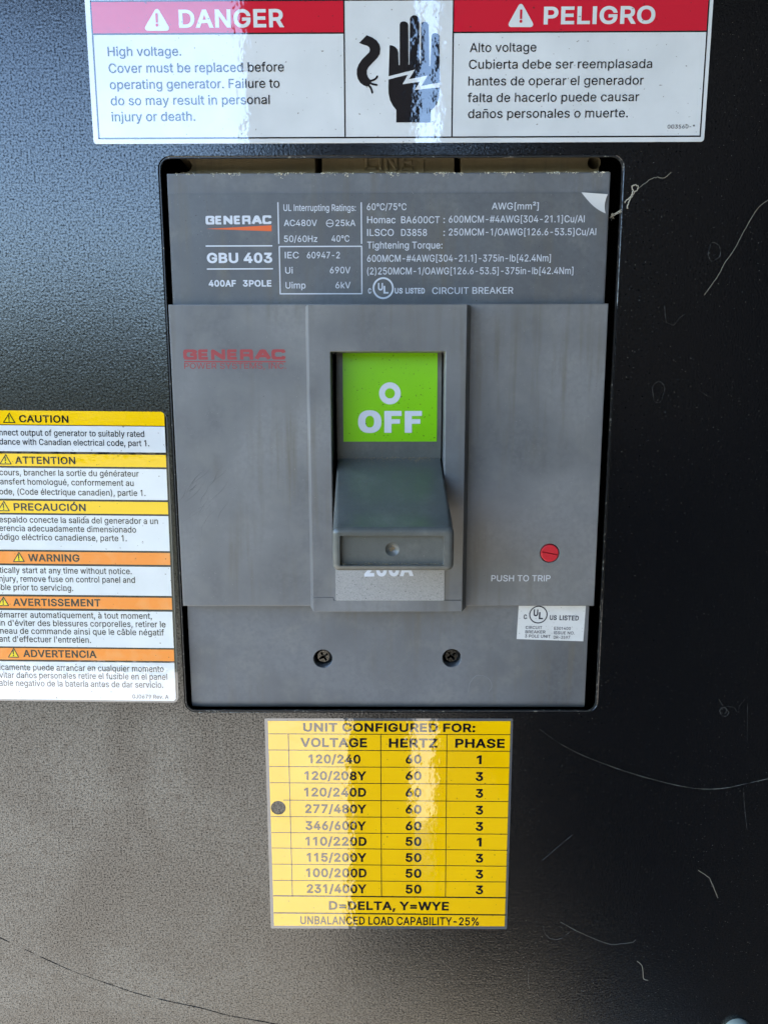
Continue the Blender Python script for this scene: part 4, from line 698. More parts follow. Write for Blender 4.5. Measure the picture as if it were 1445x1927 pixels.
for _ in range(70): crumb(g, dm[0]+random.gauss(0, .45), -34.2, dm[1]+random.gauss(-.1, .4), random.uniform(.06, .2))
tag(g.make('dust_crumbs', m_rust, lever), kind='stuff')
g = G()
for _ in range(500):
    x = random.uniform(ra[0]+.2, rb[0]-.2); crumb(g, x, -35-random.random()*1.0, ra[1]+.15+abs(random.gauss(0, .22)), random.uniform(.05, .18))
tag(g.make('dust_crumbs', m_base, lever), kind='stuff')
# amp label under the lever tip
aa, ab = P(632, 1130, FD), P(836.5, 1050, FD)
amp = G().slab([rect(aa[0], aa[1], ab[0], ab[1]+1, .25, 3)], FD, FD+.14).make('amp_label', m_amp, brk)
T('200A', 685.5, 778, 1085, 1084, 29, FD+.14, m_inkw, amp, w=38)
# trip button
g = G(); b0 = circ(btn[0], btn[1], 2.95, 40)
sa, ca = math.sin(-.2), math.cos(-.2)
def rot(x, z): return (btn[0]+x*ca-z*sa, btn[1]+x*sa+z*ca)
slot = ccw([rot(-2.7, -.16), rot(2.7, -.16), rot(2.7, .16), rot(-2.7, .16)])
g.slab([b0, slot], -6, MD+.15, b=.25, hb=.03)
g.cap([slot], MD-1.1)
g.make('trip_button', m_trip, brk, smooth=True)
# dust along the top edge of the upper cover
g = G()
for _ in range(2600):
    x = random.uniform(-66, 68.5); n_ = math.sin(x*.9)+math.sin(x*.37+1)+math.sin(x*2.3)*.6
    if random.random() > .25+.3*n_: continue
    z = up_z+.12-abs(random.gauss(0, .2+.32*max(0, n_-.6)))
    crumb(g, x, -UD+(.35 if z > up_z-.1 else -.02)+random.uniform(-.05, .05), z, random.uniform(.08, .30))
for k in range(16):
    x = random.uniform(-62, 68); z = up_z-.1
    for j in range(random.randint(4, 9)):
        crumb(g, x+random.gauss(0, .08), -UD-.03, z, .11); z -= .2; x += random.uniform(-.12, .12)
tag(g.make('dust_crumbs', m_dust, upper), kind='stuff')

# rating label on the upper cover
lz1 = P(700, 363.5, UD)[1]; lx0 = P(322.5, 480, UD)[0]; lx1 = P(1138, 480, UD)[0]
pa = P(1093, 363, UD); pb = P(1138.5, 402, UD)
xr = lx1
cut = [(xr, pb[1]), (xr-2.2, pb[1]+1.1), (pa[0]+2.6, pa[1]-2.6), (pa[0]+.9, pa[1]-1.0), (pa[0], lz1)]
rate = G().slab([[(lx0, 22), (lx1, 22)]+cut+[(lx0, lz1)]], UD, UD+.16).make('rating_label', m_rate, brk)
# white core of the label, curling away where the corner has split
n_ = 9; V = []; Fc = []
pc = P(1142.5, 366, UD+.9)
for i in range(n_):
    t = i/(n_-1)
    lo_ = (pa[0]+(pb[0]-pa[0])*t, lz1+(pb[1]-lz1)*t-.9*math.sin(math.pi*t))
    hi_ = (pa[0]+(pc[0]-pa[0])*t, lz1+(pc[1]-lz1)*t)
    for j in range(6):
        s_ = j/5; x = lo_[0]+(hi_[0]-lo_[0])*s_+.35*math.sin(math.pi*s_)*t*0; z = lo_[1]+(hi_[1]-lo_[1])*s_
        V.append((x-.5*t*math.sin(math.pi*s_), -(UD+.2+1.0*t*s_*s_), z))
for i in range(n_-1):
    for j in range(5): Fc.append((i*6+j, (i+1)*6+j, (i+1)*6+j+1, i*6+j+1))
obj('peeled_corner', V, Fc, m_peel, rate, smooth=True)
R0 = UD+.16
def R(s, u0, u1, v, cap=12.2, w=4, v1=None, **k): return T(s, u0, u1, v, v if v1 is None else v1, cap, R0, m_inkw, rate, w=w, **k)

# maker's wordmark built from square strokes
LOGO = {'G': [[(1, .80), (.86, 1), (.14, 1), (0, .85), (0, .15), (.14, 0), (1, 0), (1, .5), (.5, .5)]],
        'E': [[(1, 1), (0, 1), (0, 0), (1, 0)], [(0, .5), (.92, .5)]],
        'N': [[(0, 0), (0, 1), (1, 0), (1, 1)]],
        'R': [[(0, 0), (0, 1), (.9, 1), (1, .9), (1, .52), (.9, .42), (0, .42)], [(.78, .42), (1, .3), (1, 0)]],
        'A': [[(0, 0), (.42, 1), (.58, 1), (1, 0)], [(.2, .3), (.8, .3)]],
        'C': [[(1, .80), (1, .90), (.88, 1), (.14, 1), (0, .85), (0, .15), (.14, 0), (.88, 0), (1, .10), (1, .20)]]}
def wordmark(u0, u1, v0, v1, cap, th, d, m, parent, boxes):
    a = np.array(P(u0, v0, d)); b = np.array(P(u1, v1, d)); H = P(u0, v0-cap, d)[1]-a[1]
    L_ = []; W = b[0]-a[0]; w = th*H; sq = 1.25
    for ch, (f0, f1) in zip('GENERAC', boxes):
        for pth in LOGO[ch]:
            x0, x1 = W*f0+w*sq/2, W*f1-w*sq/2
            q = [(x0+px*(x1-x0), w/2+py*(H-w)) for px, py in pth]
            for i, (p_, r_) in enumerate(zip(q, q[1:])):
                dx, dz = r_[0]-p_[0], r_[1]-p_[1]; l = math.hypot(dx, dz); ux, uz = dx/l, dz/l
                hw = w/2*(abs(uz)*sq+abs(ux)); ext = w*.5
                ea = ext if i == 0 and abs(uz) > .9 else 0
                e0 = w/2 if i == 0 and (abs(uz) > .7) and ch != 'C' else 0; e1 = w/2 if i == len(q)-2 and (abs(uz) > .7) and ch != 'C' else 0
                L_.append(ccw([(p_[0]-ux*e0-uz*hw, p_[1]-uz*e0+ux*hw), (p_[0]-ux*e0+uz*hw, p_[1]-uz*e0-ux*hw),
                               (r_[0]+ux*e1+uz*hw, r_[1]+uz*e1-ux*hw), (r_[0]+ux*e1-uz*hw, r_[1]+uz*e1+ux*hw)]))
            for p_ in q[1:-1]:
                hx, hz = w/2*sq, w/2
                L_.append([(p_[0]+hx*c_, p_[1]+hz*s_) for c_, s_ in ((math.cos(t), math.sin(t)) for t in np.linspace(.2, .2+2*math.pi, 12, endpoint=False))])
    sl_ = (b[1]-a[1])/W
    L_ = [[(a[0]+x, a[1]+max(0, min(H, z))+sl_*x) for x, z in Lp] for Lp in L_]
    return flat([clean(Lp) for Lp in L_], d+.045, m, parent, 'lettering')
BX = [(0, .134), (.147, .256), (.272, .41), (.429, .539), (.555, .683), (.705, .85), (.863, 1)]
wordmark(387.6, 511.4, 422.6, 421.6, 16.3, .24, R0, m_inkw, rate, BX)
flat([ccw([P(388.2, 430.8, R0), P(511.4, 424, R0), P(511.4, 435.2, R0)])], R0+.045, m_inkor, rate, 'orange_wedge')
for l_ in ((387.6, 463.1, 512.8, 462.6, 2.3), (389.9, 506.4, 513.8, 505.8, 2.3), (523.2, 380.8, 524.9, 458.9, 2.1), (679.7, 380.8, 680.4, 458.9, 2.1),
           (525.2, 464.0, 681.3, 463.5, 2.1), (680.6, 463.5, 681.0, 553, 2.1), (526.6, 552.9, 681.6, 552.7, 2.1), (525.8, 464, 527.6, 552.9, 2.1)):
    line(*l_, R0, m_inkw, rate)
R('GBU 403', 390.2, 512.8, 495.2, 19.3, w=32, v1=494.8)
R('400AF', 393.4, 444.5, 539.4, 12.3, w=28); R('3POLE', 457.5, 511.2, 539.4, 12.3, w=28)
R('UL Interrupting Ratings:', 533.9, 669.6, 397.1, 12.4); R('AC480V', 534.6, 596.7, 425.4, 11.8)
c_ = P(620.8, 420.2, R0)
flat([circ(c_[0], c_[1], 1.16, 28), circ(c_[0], c_[1], .96, 28)[::-1]], R0+.045, m_inkw, rate, 'lettering'); line(614.5, 420.2, 627.2, 420.2, 1.3, R0, m_inkw, rate)
R('25kA', 631.5, 668.9, 425.4, 11.8); R('50/60Hz', 534.9, 597.4, 455.4, 12); R('40°C', 624, 657.5, 454.9, 12)
R('IEC', 536.4, 562.6, 486.2); R('60947-2', 577.9, 639.6, 486.2); R('Ui', 537.2, 551.2, 514.8); R('690V', 621, 659.5, 514.4)
R('Uimp', 537.8, 575.2, 542.9); R('6kV', 631.5, 659.8, 542.6)
R('60°C/75°C', 690.5, 764.6, 395.5, 12.8); R('AWG[mm²]', 924.9, 1012.9, 394.1, 12.6)
R('Homac', 690.9, 744.1, 420.1, 13); R('BA600CT', 754.7, 827, 420.1, 13); R(':', 834, 836.8, 419.6, 13)
R('600MCM-#4AWG[304-21.1]Cu/Al', 844.2, 1099.1, 419, 13, v1=418.3)
R('ILSCO', 690.9, 740.8, 444, 13); R('D3858', 754.7, 803.1, 444, 13); R(':', 834, 836.8, 443.8, 13)
R('250MCM-1/OAWG[126.6-53.5]Cu/Al', 844.2, 1120.8, 443.2, 13, v1=442.5)
R('Tightening Torque:', 690.9, 832.1, 467.8, 13); R('600MCM-#4AWG[304-21.1]-375in-lb[42.4Nm]', 690.9, 1035.7, 492.7, 13, v1=492)
R('(2)250MCM-1/OAWG[126.6-53.5]-375in-lb[42.4Nm]', 690.9, 1077.9, 516.6, 13, v1=515.8)
R('CIRCUIT BREAKER', 813, 965.3, 553.3, 12.4, v1=552.6)
def ul_mark(parent, m, d, uc, vc, rr_, th, U, Lx, cl, us, ls):
    c = P(uc, vc, d); r_ = rr_*.1725
    flat([circ(c[0], c[1], r_+th*.0863, 48), circ(c[0], c[1], r_-th*.0863, 48)[::-1]], d+.045, m, parent, 'lettering')
    T('U', *U, d, m, parent, w=30); T('L', *Lx, d, m, parent, w=30); T('C', *cl, d, m, parent, w=26); T('US', *us, d, m, parent, w=26); T('LISTED', *ls, d, m, parent, w=26)
ul_mark(rate, m_inkw, R0, 721, 542.3, 17.8, 3.2, (711.2, 720.5, 546.5, 546.5, 14), (721.5, 731, 552.5, 552.5, 14.5), (692.7, 698.6, 552.4, 552.4, 10),
        (742.6, 757.5, 552.5, 552.5, 10.6), (763, 799.1, 552.5, 552.5, 10.6))

# printing on the middle cover
wordmark(345.7, 537.8, 677, 676.6, 19.3, .27, MD, m_inkred, middle, BX)
line(347.5, 680.6, 537.9, 680.6, 2.4, MD, m_inkred, middle)
T('POWER SYSTEMS, INC.', 347.5, 538.6, 694, 693.8, 10.8, MD, m_inkred, middle)
T('PUSH TO TRIP', 924, 1035, 1093.8, 1093.8, 11.4, MD, m_inkw, middle, w=3)

# listing sticker, its top edge under the middle cover
q = [P(971.6, 1202.4, LD), P(1096.7, 1206.6, LD), P(1102.5, 1128, LD), P(976.5, 1127, LD)]
lst = G().slab([q], LD, LD+.12).make('listing_label', m_paper, brk)
D_ = LD+.12
ul_mark(lst, m_paperink, D_, 1012.5, 1156.6, 17.3, 2.3, (1003.2, 1011.8, 1159.6, 1159.8, 13), (1013, 1021, 1165.2, 1165.4, 13.4), (984.6, 990.8, 1165, 1165.2, 8.9),
        (1033.6, 1046.8, 1166.5, 1166.8, 8.9), (1051.8, 1088.2, 1167, 1167.8, 9.2))
for s, u0, u1, v0, v1 in (('CIRCUIT', 988.3, 1019.4, 1183.5, 1183.8), ('BREAKER', 987.8, 1025.7, 1191.6, 1192), ('3 POLE UNIT', 987, 1035.1, 1199.5, 1200.5),
                          ('E301400', 1042, 1073, 1185, 1185.5), ('ISSUE NO.', 1041.4, 1080.5, 1193.4, 1194), ('DR-3597', 1041, 1071.8, 1202, 1202.3)):
    T(s, u0, u1, v0, v1, 5.6, D_, m_paperink, lst, w=12)

# ------------------------------------------------------------------ DANGER label above the cutout
dgr = root('danger_label', (3, 0, 77), 'long white bilingual high voltage label with red DANGER and PELIGRO bands and a shocked hand', 'warning label')
sheet = G().slab([rect(-90.9, 76.95, 97.1, 119.3, 1.0)], 0, .15, b=.05, n=1).make('label_sheet', m_white, dgr)
def dl(x0, z0, x1, z1, name='print_line', m=m_black, d=.2): return flat([rect(x0, z0, x1, z1)], d, m, dgr, name)
H_ = .42
X0, X1, Z0, Z1 = -89.15, 95.75, 78.5, 116.9
dl(X0, Z0-H_/2, X1, Z0+H_/2); dl(X0, Z1-H_/2, X1, Z1+H_/2); dl(X0-H_/2, Z0-H_/2, X0+H_/2, Z1+H_/2); dl(X1-H_/2, Z0-H_/2, X1+H_/2, Z1+H_/2)
xa_, xb_ = -13.2, 19.6
dl(xa_-H_/2, Z0, xa_+H_/2, Z1, d=.205); dl(xb_-H_/2, Z0, xb_+H_/2, Z1, d=.205)
zr = 107.9
dl(X0, zr-H_/2, xa_, zr+H_/2, d=.205); dl(xb_, zr-H_/2, X1, zr+H_/2, d=.205)
DL = .2
for x0, x1, word, tr in ((X0+H_/2, xa_-H_/2, ('DANGER', 337.6, 535.2, 52.8, 51.3, 34.5), (274, 318, 17, 56)), (xb_+H_/2, X1-H_/2, ('PELIGRO', 1022.3, 1231.5, 46.2, 44.6, 33.5), (957, 1002, 7.5, 49))):
    band = flat([rect(x0, zr+H_/2, x1, Z1-H_/2)], DL, m_red, dgr, 'header_band')
    T(*word, DL, m_white, band, w=24)
    a = P(tr[0]+4, tr[3]-3, DL); c = P(tr[1]-4, tr[3]-3, DL); e = P((tr[0]+tr[1])/2, tr[2]+5, DL)
    flat([ccw([a, c, e])]+stroke([a, c, e], 1.5, True), DL+.05, m_white, band, 'warning_triangle')
    T('!', (tr[0]+tr[1])/2-2.6, (tr[0]+tr[1])/2+2.6, tr[3]-6, tr[3]-6, 25, DL+.05, m_red, band, w=22)
def TD(s, u0, u1, v0, v1, cap, m=m_black, w=4): T(s, u0, u1, v0, v1, cap, DL, m, dgr, w=w)
TD('High voltage.', 203.5, 341.5, 105.8, 105, 17.6); TD('Cover must be replaced before', 205.5, 534.5, 137.4, 134.6, 17.8)
TD('operating generator. Failure to', 207.5, 526.3, 168, 165.2, 17.6); TD('do so may result in personal', 209.2, 507.8, 198.3, 196, 17.6)
TD('injury or death.', 211, 367.7, 228.6, 227.4, 17.6)
TD('Alto voltage', 883.4, 1008.5, 98.3, 97, 17); TD('Cubierta debe ser reemplasada', 881.8, 1226, 129.8, 128.2, 17.2)
TD('hantes de operar el generador', 880.7, 1210, 161.2, 159.4, 17.2); TD('falta de hacerlo puede causar', 879.3, 1201.3, 192.4, 190.4, 17)
TD('daños personales o muerte.', 880.2, 1180.5, 222.5, 220.8, 17); TD('0G3560-*', 1255, 1306.5, 242, 241.6, 7.2, w=3)
K = lambda Lp: pix(Lp, DL, (640, 10), 6.568)
hand = [(610, 495), (640, 496), (675, 512), (705, 545), (718, 590), (722, 740), (735, 742), (735, 238), (745, 212), (768, 200), (800, 200), (828, 215), (840, 240), (845, 735),
        (855, 735), (862, 165), (876, 138), (905, 122), (940, 128), (965, 150), (975, 180), (980, 715), (995, 718), (1000, 235), (1012, 210), (1040, 202), (1070, 212), (1090, 240), (1100, 750), (1113, 755),
        (1130, 372), (1142, 352), (1166, 345), (1200, 350), (1224, 375), (1226, 1020), (1215, 1140), (1190, 1220), (1155, 1268), (1117, 1302), (1117, 1448), (693, 1448), (693, 1295), (650, 1240), (615, 1170), (598, 1090), (595, 1000)]
hp = flat([ccw(K(hand))], DL+.04, m_black, dgr, 'hand_pictogram')
flat([ccw(K([(590, 881), (925, 795), (850, 915), (1080, 868), (1003, 997), (1232, 955), (1232, 1014), (920, 1048), (985, 945), (770, 978), (838, 858), (590, 919)]))], DL+.08, m_white, hp, 'lightning_bolt')
eel = [(235, 465), (328, 370), (400, 400), (450, 435), (485, 485), (497, 540), (490, 600), (460, 650), (400, 710), (350, 765), (330, 805), (330, 850), (345, 890), (375, 925), (385, 950), (365, 985), (330, 1005), (290, 990), (250, 960), (220, 910), (205, 850), (207, 790), (230, 730), (270, 670), (330, 610), (360, 580), (368, 550), (360, 520), (335, 502), (290, 488)]
Lp_ = [ccw(K(eel))]
for st_ in ([(365, 935), (400, 928), (430, 915), (450, 895), (457, 880)], [(360, 955), (400, 975), (450, 984)], [(345, 985), (375, 1015), (390, 1050), (397, 1080)]):
    Lp_ += stroke(K(st_), .58)
flat(Lp_, DL+.04, m_black, dgr, 'spark_pictogram')

# ------------------------------------------------------------------ CAUTION / WARNING label at the left edge
cau = root('caution_label', (-110, 0, -106), 'tall label left of the breaker stacking three yellow caution bands over three orange warning bands', 'warning label')
A_ = np.array(P(315, 775.6)); B_ = np.array(P(332.3, 1322)); A2 = np.array(P(0, 772.8))
ex_ = (A_-A2)/np.linalg.norm(A_-A2); ez_ = np.array([-ex_[1], ex_[0]])
W_ = 92.0
def cq(x, z): return tuple(A_+ex_*x+ez_*z)
hgt = float(np.dot(B_-A_, ez_))
def cl(x0, z0, x1, z1, r=0): return [cq(x, z) for x, z in rect(x0, z0, x1, z1, r)]
G().slab([cl(-W_, hgt, 0, 0, 2.2)], 0, .12).make('clear_film', m_clear, cau)
G().slab([cl(-W_+.8, hgt+.8, -.35, -.35, 1.9)], .12, .15).make('label_sheet', m_black, cau)
def cz(v, u=305): return float(np.dot(np.array(P(u, v))-A_, ez_))
def band(name, va, vb, m, r=None):
    x1 = -.95
    if r == 't': Lp = [p for p in rect(-W_+1.4, cz(vb), x1, cz(va)+4, 1.5)]; Lp = [(x, z) for x, z in rect(-W_+1.4, cz(vb), x1, cz(va), 1.2)]
    else: Lp = rect(-W_+1.4, cz(vb), x1, cz(va), .05 if r is None else 1.2)
    if r == 't': Lp = [p for p in Lp if p[1] > (cz(va)+cz(vb))/2]; Lp = [(-W_+1.4, cz(vb)), (x1, cz(vb))]+Lp
    if r == 'b': Lp = [p for p in Lp if p[1] < (cz(va)+cz(vb))/2]; Lp = Lp+[]; top = [(x1, cz(va)), (-W_+1.4, cz(va))]; k = [p for p in Lp if p[0] < -50]; j = [p for p in Lp if p[0] >= -50]; Lp = j+top+k
    return flat([ccw([cq(x, z) for x, z in clean(Lp)])], .19, m, cau, name)
CD = .19
def TC(s, u0, u1, v0, v1, cap=11.6, w=8, pre='', parent=None): return T(s, u0, u1, v0, v1, cap, CD, m_black, parent or cau, w=w, pre=pre)
def tri6(parent, u0, u1, va, vb, fill):
    c = [P(u0+2, vb-2, CD), P(u1-2, vb-1.8, CD), P((u0+u1)/2, va+2, CD)]
    if fill: flat([ccw(c)], CD+.035, m_tyellow, parent, 'triangle_fill')
    flat(stroke(c, .30, True), CD+.055, m_black, parent, 'warning_triangle')
    T('!', (u0+u1)/2-1.3, (u0+u1)/2+1.3, vb-3.6, vb-3.6, 12, CD+.03, m_black, parent, w=14)
rows = [('y', 774.9, 801.2, 't', ('CAUTION', 37.2, 129.9, 794.8, 795.8), (5.5, 30.8, 775.5, 797)),
        ('w', 802.8, 851.6, None, None, None), ('y', 856.2, 879.2, None, ('ATTENTION', 29.4, 142.8, 872.6, 873.8), (-1, 23.8, 853.5, 875)),
        ('w', 882.8, 941.0, None, None, None), ('y', 944.8, 967.6, None, ('PRECAUCIÓN', 27, 162.4, 960.6, 962), (-4.5, 20.2, 941.5, 963)),
        ('w', 971, 1036.8, None, None, None), ('o', 1040.3, 1062.8, None, ('WARNING', 54.1, 150.6, 1056.4, 1057.2), (24.5, 48.4, 1037.5, 1058.5)),
        ('w', 1066.6, 1121, None, None, None), ('o', 1124.8, 1146.8, None, ('AVERTISSEMENT', 25.9, 190.1, 1140, 1141.4), (-4.5, 19, 1121.5, 1141.5)),
        ('w', 1150.8, 1219, None, None, None), ('o', 1222, 1243.6, None, ('ADVERTENCIA', 44.7, 182.4, 1236.4, 1238.2), (15, 38, 1218, 1238.5)),
        ('w', 1247, 1318.4, 'b', None, None)]
for k, va, vb, r_, w_, t_ in rows:
    bnd = band('header_band' if w_ else 'text_panel', va, vb, {'y': m_cyellow, 'w': m_white, 'o': m_orange}[k], r_)
    if w_:
        TC(*w_, cap=13.8, w=20, parent=bnd); tri6(bnd, *t_, fill=True)
for a in (('nnect output of generator to suitably rated', 0, 272.2, 819.3, 822.4, 'Co'), ('dance with Canadian electrical code, part 1.', 0, 281.6, 836.6, 840, 'accor'),
          ('cours, brancher la sortie du générateur', 0, 261.9, 894.4, 897.2, 'se'), ('ansfert homologué, conformement au', 1.5, 252.2, 911.6, 914.8, 'tr'),
          ('ode, (Code électrique canadien), partie 1.', 0, 274.6, 930.4, 933.6, 'c'), ('espaldo conecte la salida del generador a un', 0, 298, 983, 986.4, 'r'),
          ('erencia adecuadamente dimensionado', 0, 257, 999.3, 1002.4, 'transf'), ('ódigo eléctrico canadiense, parte 1.', 0, 239.3, 1015.8, 1018.8, 'c'),
          ('tically start at any time without notice.', 0, 248.7, 1078.2, 1080.7, 'automa'), ('njury, remove fuse on control panel and', 0, 254.8, 1094.4, 1097, 'i'),
          ('ble prior to servicing.', 3, 138.8, 1110.4, 1112.3, 'ca'), ('émarrer automatiquement, à tout moment,', 0, 286.6, 1162, 1164.9, 'd'),
          ('in d\'éviter des blessures corporelles, retirer le', 0, 312.2, 1177.4, 1180.7, 'Af'), ('neau de commande ainsi que le câble négatif', 1.6, 309.4, 1192.4, 1195.9, 'pan'),
          ('ant d\'effectuer l\'entretien.', 0, 172.2, 1207.6, 1210, 'av'), ('icamente puede arrancar en cualquier momento', 0, 308.7, 1260.8, 1264.6, 'automát'),
          ('vitar daños personales retire el fusible en el panel', 0, 315.3, 1275.6, 1279.5, 'e'), ('able negativo de la batería antes de dar servicio.', 0, 307.8, 1290.6, 1294.6, 'c')):
    TC(a[0], a[1], a[2], a[3], a[4], pre=a[5])
TC('0J0679 Rev. A', 249.9, 317.6, 1314.3, 1315.2, cap=7.4)

# ------------------------------------------------------------------ yellow voltage table label below the breaker
yel = root('voltage_label', (0, 0, -194), 'yellow voltage configuration table with a punched hole beside 277/480Y, below the breaker', 'label')
y0, y1 = P(497.5, 1351.3), P(952, 1748)
hc = P(524, 1519.6); hole = circ(hc[0], hc[1], 2.68, 44)
G().slab([rect(P(498, 1351)[0], P(700, 1747.3)[1], P(965, 1351)[0], P(700, 1351.8)[1], .3, 2), hole], 0, .1).make('clear_film', m_clear, yel)
yx0, yx1 = P(504.4, 1357)[0], P(960.2, 1357)[0]; yx0b = P(516.3, 1739)[0]
yz1 = P(700, 1356.4)[1]; yz0 = P(700, 1742)[1]
ysheet = G().slab([[(yx0, yz0), (yx1, yz0), (yx1, yz1), (yx0, yz1)]], .1, .15)
V, Fc = [], []
YD = .16
hole2 = circ(hc[0], hc[1], 2.66, 44)
Lr = [(yx0, yz0), (yx1, yz0), (yx1, yz1), (yx0, yz1)]
# cut the yellow print where the punch broke through its left margin
keep = [(yx0, yz0), (yx1, yz0), (yx1, yz1), (yx0, yz1)]
arc = [p for p in hole2 if p[0] > yx0]
hh = math.sqrt(max(0.01, 2.66**2-(hc[0]-yx0)**2)) if abs(hc[0]-yx0) < 2.66 else 0
if hh:
    arc = sorted(arc, key=lambda p: math.atan2(p[1]-hc[1], p[0]-hc[0]), reverse=True)
    keep = keep+[(yx0, hc[1]+hh)]+arc+[(yx0, hc[1]-hh)]
    yl = flat([clean(keep)], YD, m_yellow, yel, 'label_sheet')
else:
    yl = flat([keep, hole2[::-1]], YD, m_yellow, yel, 'label_sheet')
YD += 0
def ly(*a): line(*a, YD, m_black, yel)
for va, vb, w_ in ((1380.9, 1382.6, 1.6), (1411.3, 1413.7, 1.6), (1442.5, 1444.9, 1.6), (1472.9, 1476, 1.6), (1505.4, 1508.2, 1.6), (1536.6, 1539, 1.6), (1566.6, 1569.7, 1.6),
                   (1595.7, 1600, 1.6), (1626, 1630, 1.6), (1656.6, 1659.7, 1.6), (1685.6, 1689.4, 3), (1717.8, 1721.8, 3)):
    k = (va-1356)/385; ul_, ur_ = 504.6+11.7*k, 960.2-9*k
    if va == 1505.4: ly(ul_+24, va+.2, ur_, vb, w_)
    else: ly(ul_, va, ur_, vb, w_)
ly(542.6, 1381.5, 550.4, 1686.5, 1.6); ly(716.3, 1382, 717.8, 1687.7, 1.6); ly(840.6, 1382, 837.9, 1688.5, 1.6)
def TY(s, u0, u1, v0, v1, cap=16.6, w=27): T(s, u0, u1, v0, v1, cap, YD, m_black, yel, w=w)
TY('UNIT CONFIGURED FOR:', 570.7, 893.8, 1376.6, 1377.8, 16.2); TY('VOLTAGE', 565.5, 690.4, 1405.8, 1406.4, 17.3); TY('HERTZ', 731.6, 822.6, 1406.6, 1407, 17); TY('PHASE', 856.1, 948.9, 1407.1, 1407.6, 17)
for s, ul_, ur_, v, hz, vh, ph, vp in (('120/240', 581, 678.3, 1436.4, '60', 1436.8, '1', 1438), ('120/208Y', 573.4, 689.3, 1467.8, '60', 1468, '3', 1469.6), ('120/240D', 572.7, 688.7, 1498.8, '60', 1499.6, '3', 1501.2),
        ('277/480Y', 574.5, 689.3, 1530, '60', 1531, '3', 1532.8), ('346/600Y', 575.2, 688.7, 1561.8, '60', 1562.4, '3', 1563.4), ('110/220D', 575.2, 689.7, 1591.2, '50', 1591.6, '1', 1593),
        ('115/200Y', 577.6, 689.7, 1621.5, '50', 1622, '3', 1623.3), ('100/200D', 576.2, 689.7, 1650.6, '50', 1651.6, '3', 1653.4), ('231/400Y', 577.6, 689.7, 1680.4, '50', 1681.4, '3', 1682.8)):
    TY(s, ul_, ur_, v, v+.6); TY(hz, 763, 792.6, vh, vh+.2)
    if ph == '1': TY(ph, 896.5, 905.6, vp, vp)
    else: TY(ph, 894.5, 908.5, vp, vp)
TY('D=DELTA, Y=WYE', 619, 844, 1711.9, 1713.3, 16.2); TY('UNBALANCED LOAD CAPABILITY-25%', 565.5, 900.4, 1739.2, 1741.6, 15.2, w=16)

# ------------------------------------------------------------------ bolt, scratches and threads on the panel
bc = P(1386, 1939.5)
g = G(); g.wall(circ(bc[0], bc[1], 5.3, 40), 0, circ(bc[0], bc[1], 5.2, 40), 1.4)
for ra_, da_, rb_, db_ in ((5.2, 1.4, 4.7, 2.2), (4.7, 2.2, 3.4, 2.9), (3.4, 2.9, 1.6, 3.2)): g.wall(circ(bc[0], bc[1], ra_, 40), da_, circ(bc[0], bc[1], rb_, 40), db_)
g.cap([circ(bc[0], bc[1], 1.6, 40)], 3.2); g.make('bolt_head', m_bolt, panel, smooth=True)

def thread(name, pts, o, s, r, m, parent=None, label=None, cat=None, lift=.05, jit=0, tp=None):
    random.seed(len(pts)+int(pts[0][0])); q = []
    for x, z in spline([P(o[0]+a/s, o[1]+b/s) for a, b in pts], 7):
        q.append((x+random.gauss(0, jit), -(r*.6+lift+abs(random.gauss(0, jit*.5))), z+random.gauss(0, jit)))
    if name in ('scratch', 'drip_mark'):
        nn = [random.random() for _ in range(40)]; t0 = tp or (lambda t: 1)
        tp = lambda t: t0(t)*max(.12, nn[int(t*39)]*1.15-.05)
    ob = G().tube(q, r, 5, taper=tp).make(name, m, parent)
    if label: tag(ob, label, cat)
    return ob
A6, s6 = (960, 1300), 2.979
thread('scratch', [(165, 215), (260, 285), (380, 350), (500, 400), (650, 453), (800, 497), (960, 535), (1080, 550), (1200, 545), (1320, 520), (1445, 492)], A6, s6, .075, m_scr, panel, lift=0, tp=lambda t: .3+.8*t)
thread('scratch', [(180, 950), (260, 880), (350, 805)], A6, s6, .04, m_hair, panel, lift=0)
thread('scratch', [(-60, 1225), (0, 1255), (150, 1325), (300, 1395), (430, 1450), (600, 1510), (750, 1560), (900, 1597), (1100, 1640), (1250, 1680), (1445, 1715), (1600, 1750)], (0, 1330), 2.89, .14, m_dark, panel, lift=0)
thread('scratch', [(1328, 70), (1326, 180), (1325, 290)], A6, s6, .03, m_hair, panel, lift=0)
thread('scratch', [(1306, 540), (1310, 640), (1325, 780)], A6, s6, .03, m_hair, panel, lift=0)
thread('scratch', [(640, 1440), (685, 1470)], (1100, 250), 2.965, .04, m_hair, panel, lift=0)
thread('scratch', [(105, 1550), (100, 1620), (108, 1690)], A6, s6, .03, m_hair, panel, lift=0)
thread('fibre', [(280, 1295), (370, 1345), (470, 1390), (560, 1420), (620, 1417), (680, 1410), (700, 1395)], A6, s6, .035, m_scr, None, 'thin curved pale fibre stuck low on the black panel right of the yellow label', 'fibre', jit=.03)
thread('fibre', [(1050, 1005), (1110, 1045), (1130, 1085), (1145, 1120), (1160, 1160)], A6, s6, .055, m_web, None, 'short tan fibre stuck to the black panel at the lower right', 'fibre', jit=.05)
thread('fibre', [(710, 1515), (735, 1540), (742, 1575), (745, 1612), (770, 1622)], A6, s6, .055, m_web, None, 'small forked tan fibre near the bottom of the black panel', 'fibre', jit=.03)
thread('fibre', [(665, 905), (740, 800), (778, 728), (830, 655), (880, 560), (950, 440), (985, 400), (1023, 375), (1060, 350)], (1100, 250), 2.965, .045, m_web, None, 'long straight pale fibre slanting across the upper right of the black panel', 'fibre', jit=.03)
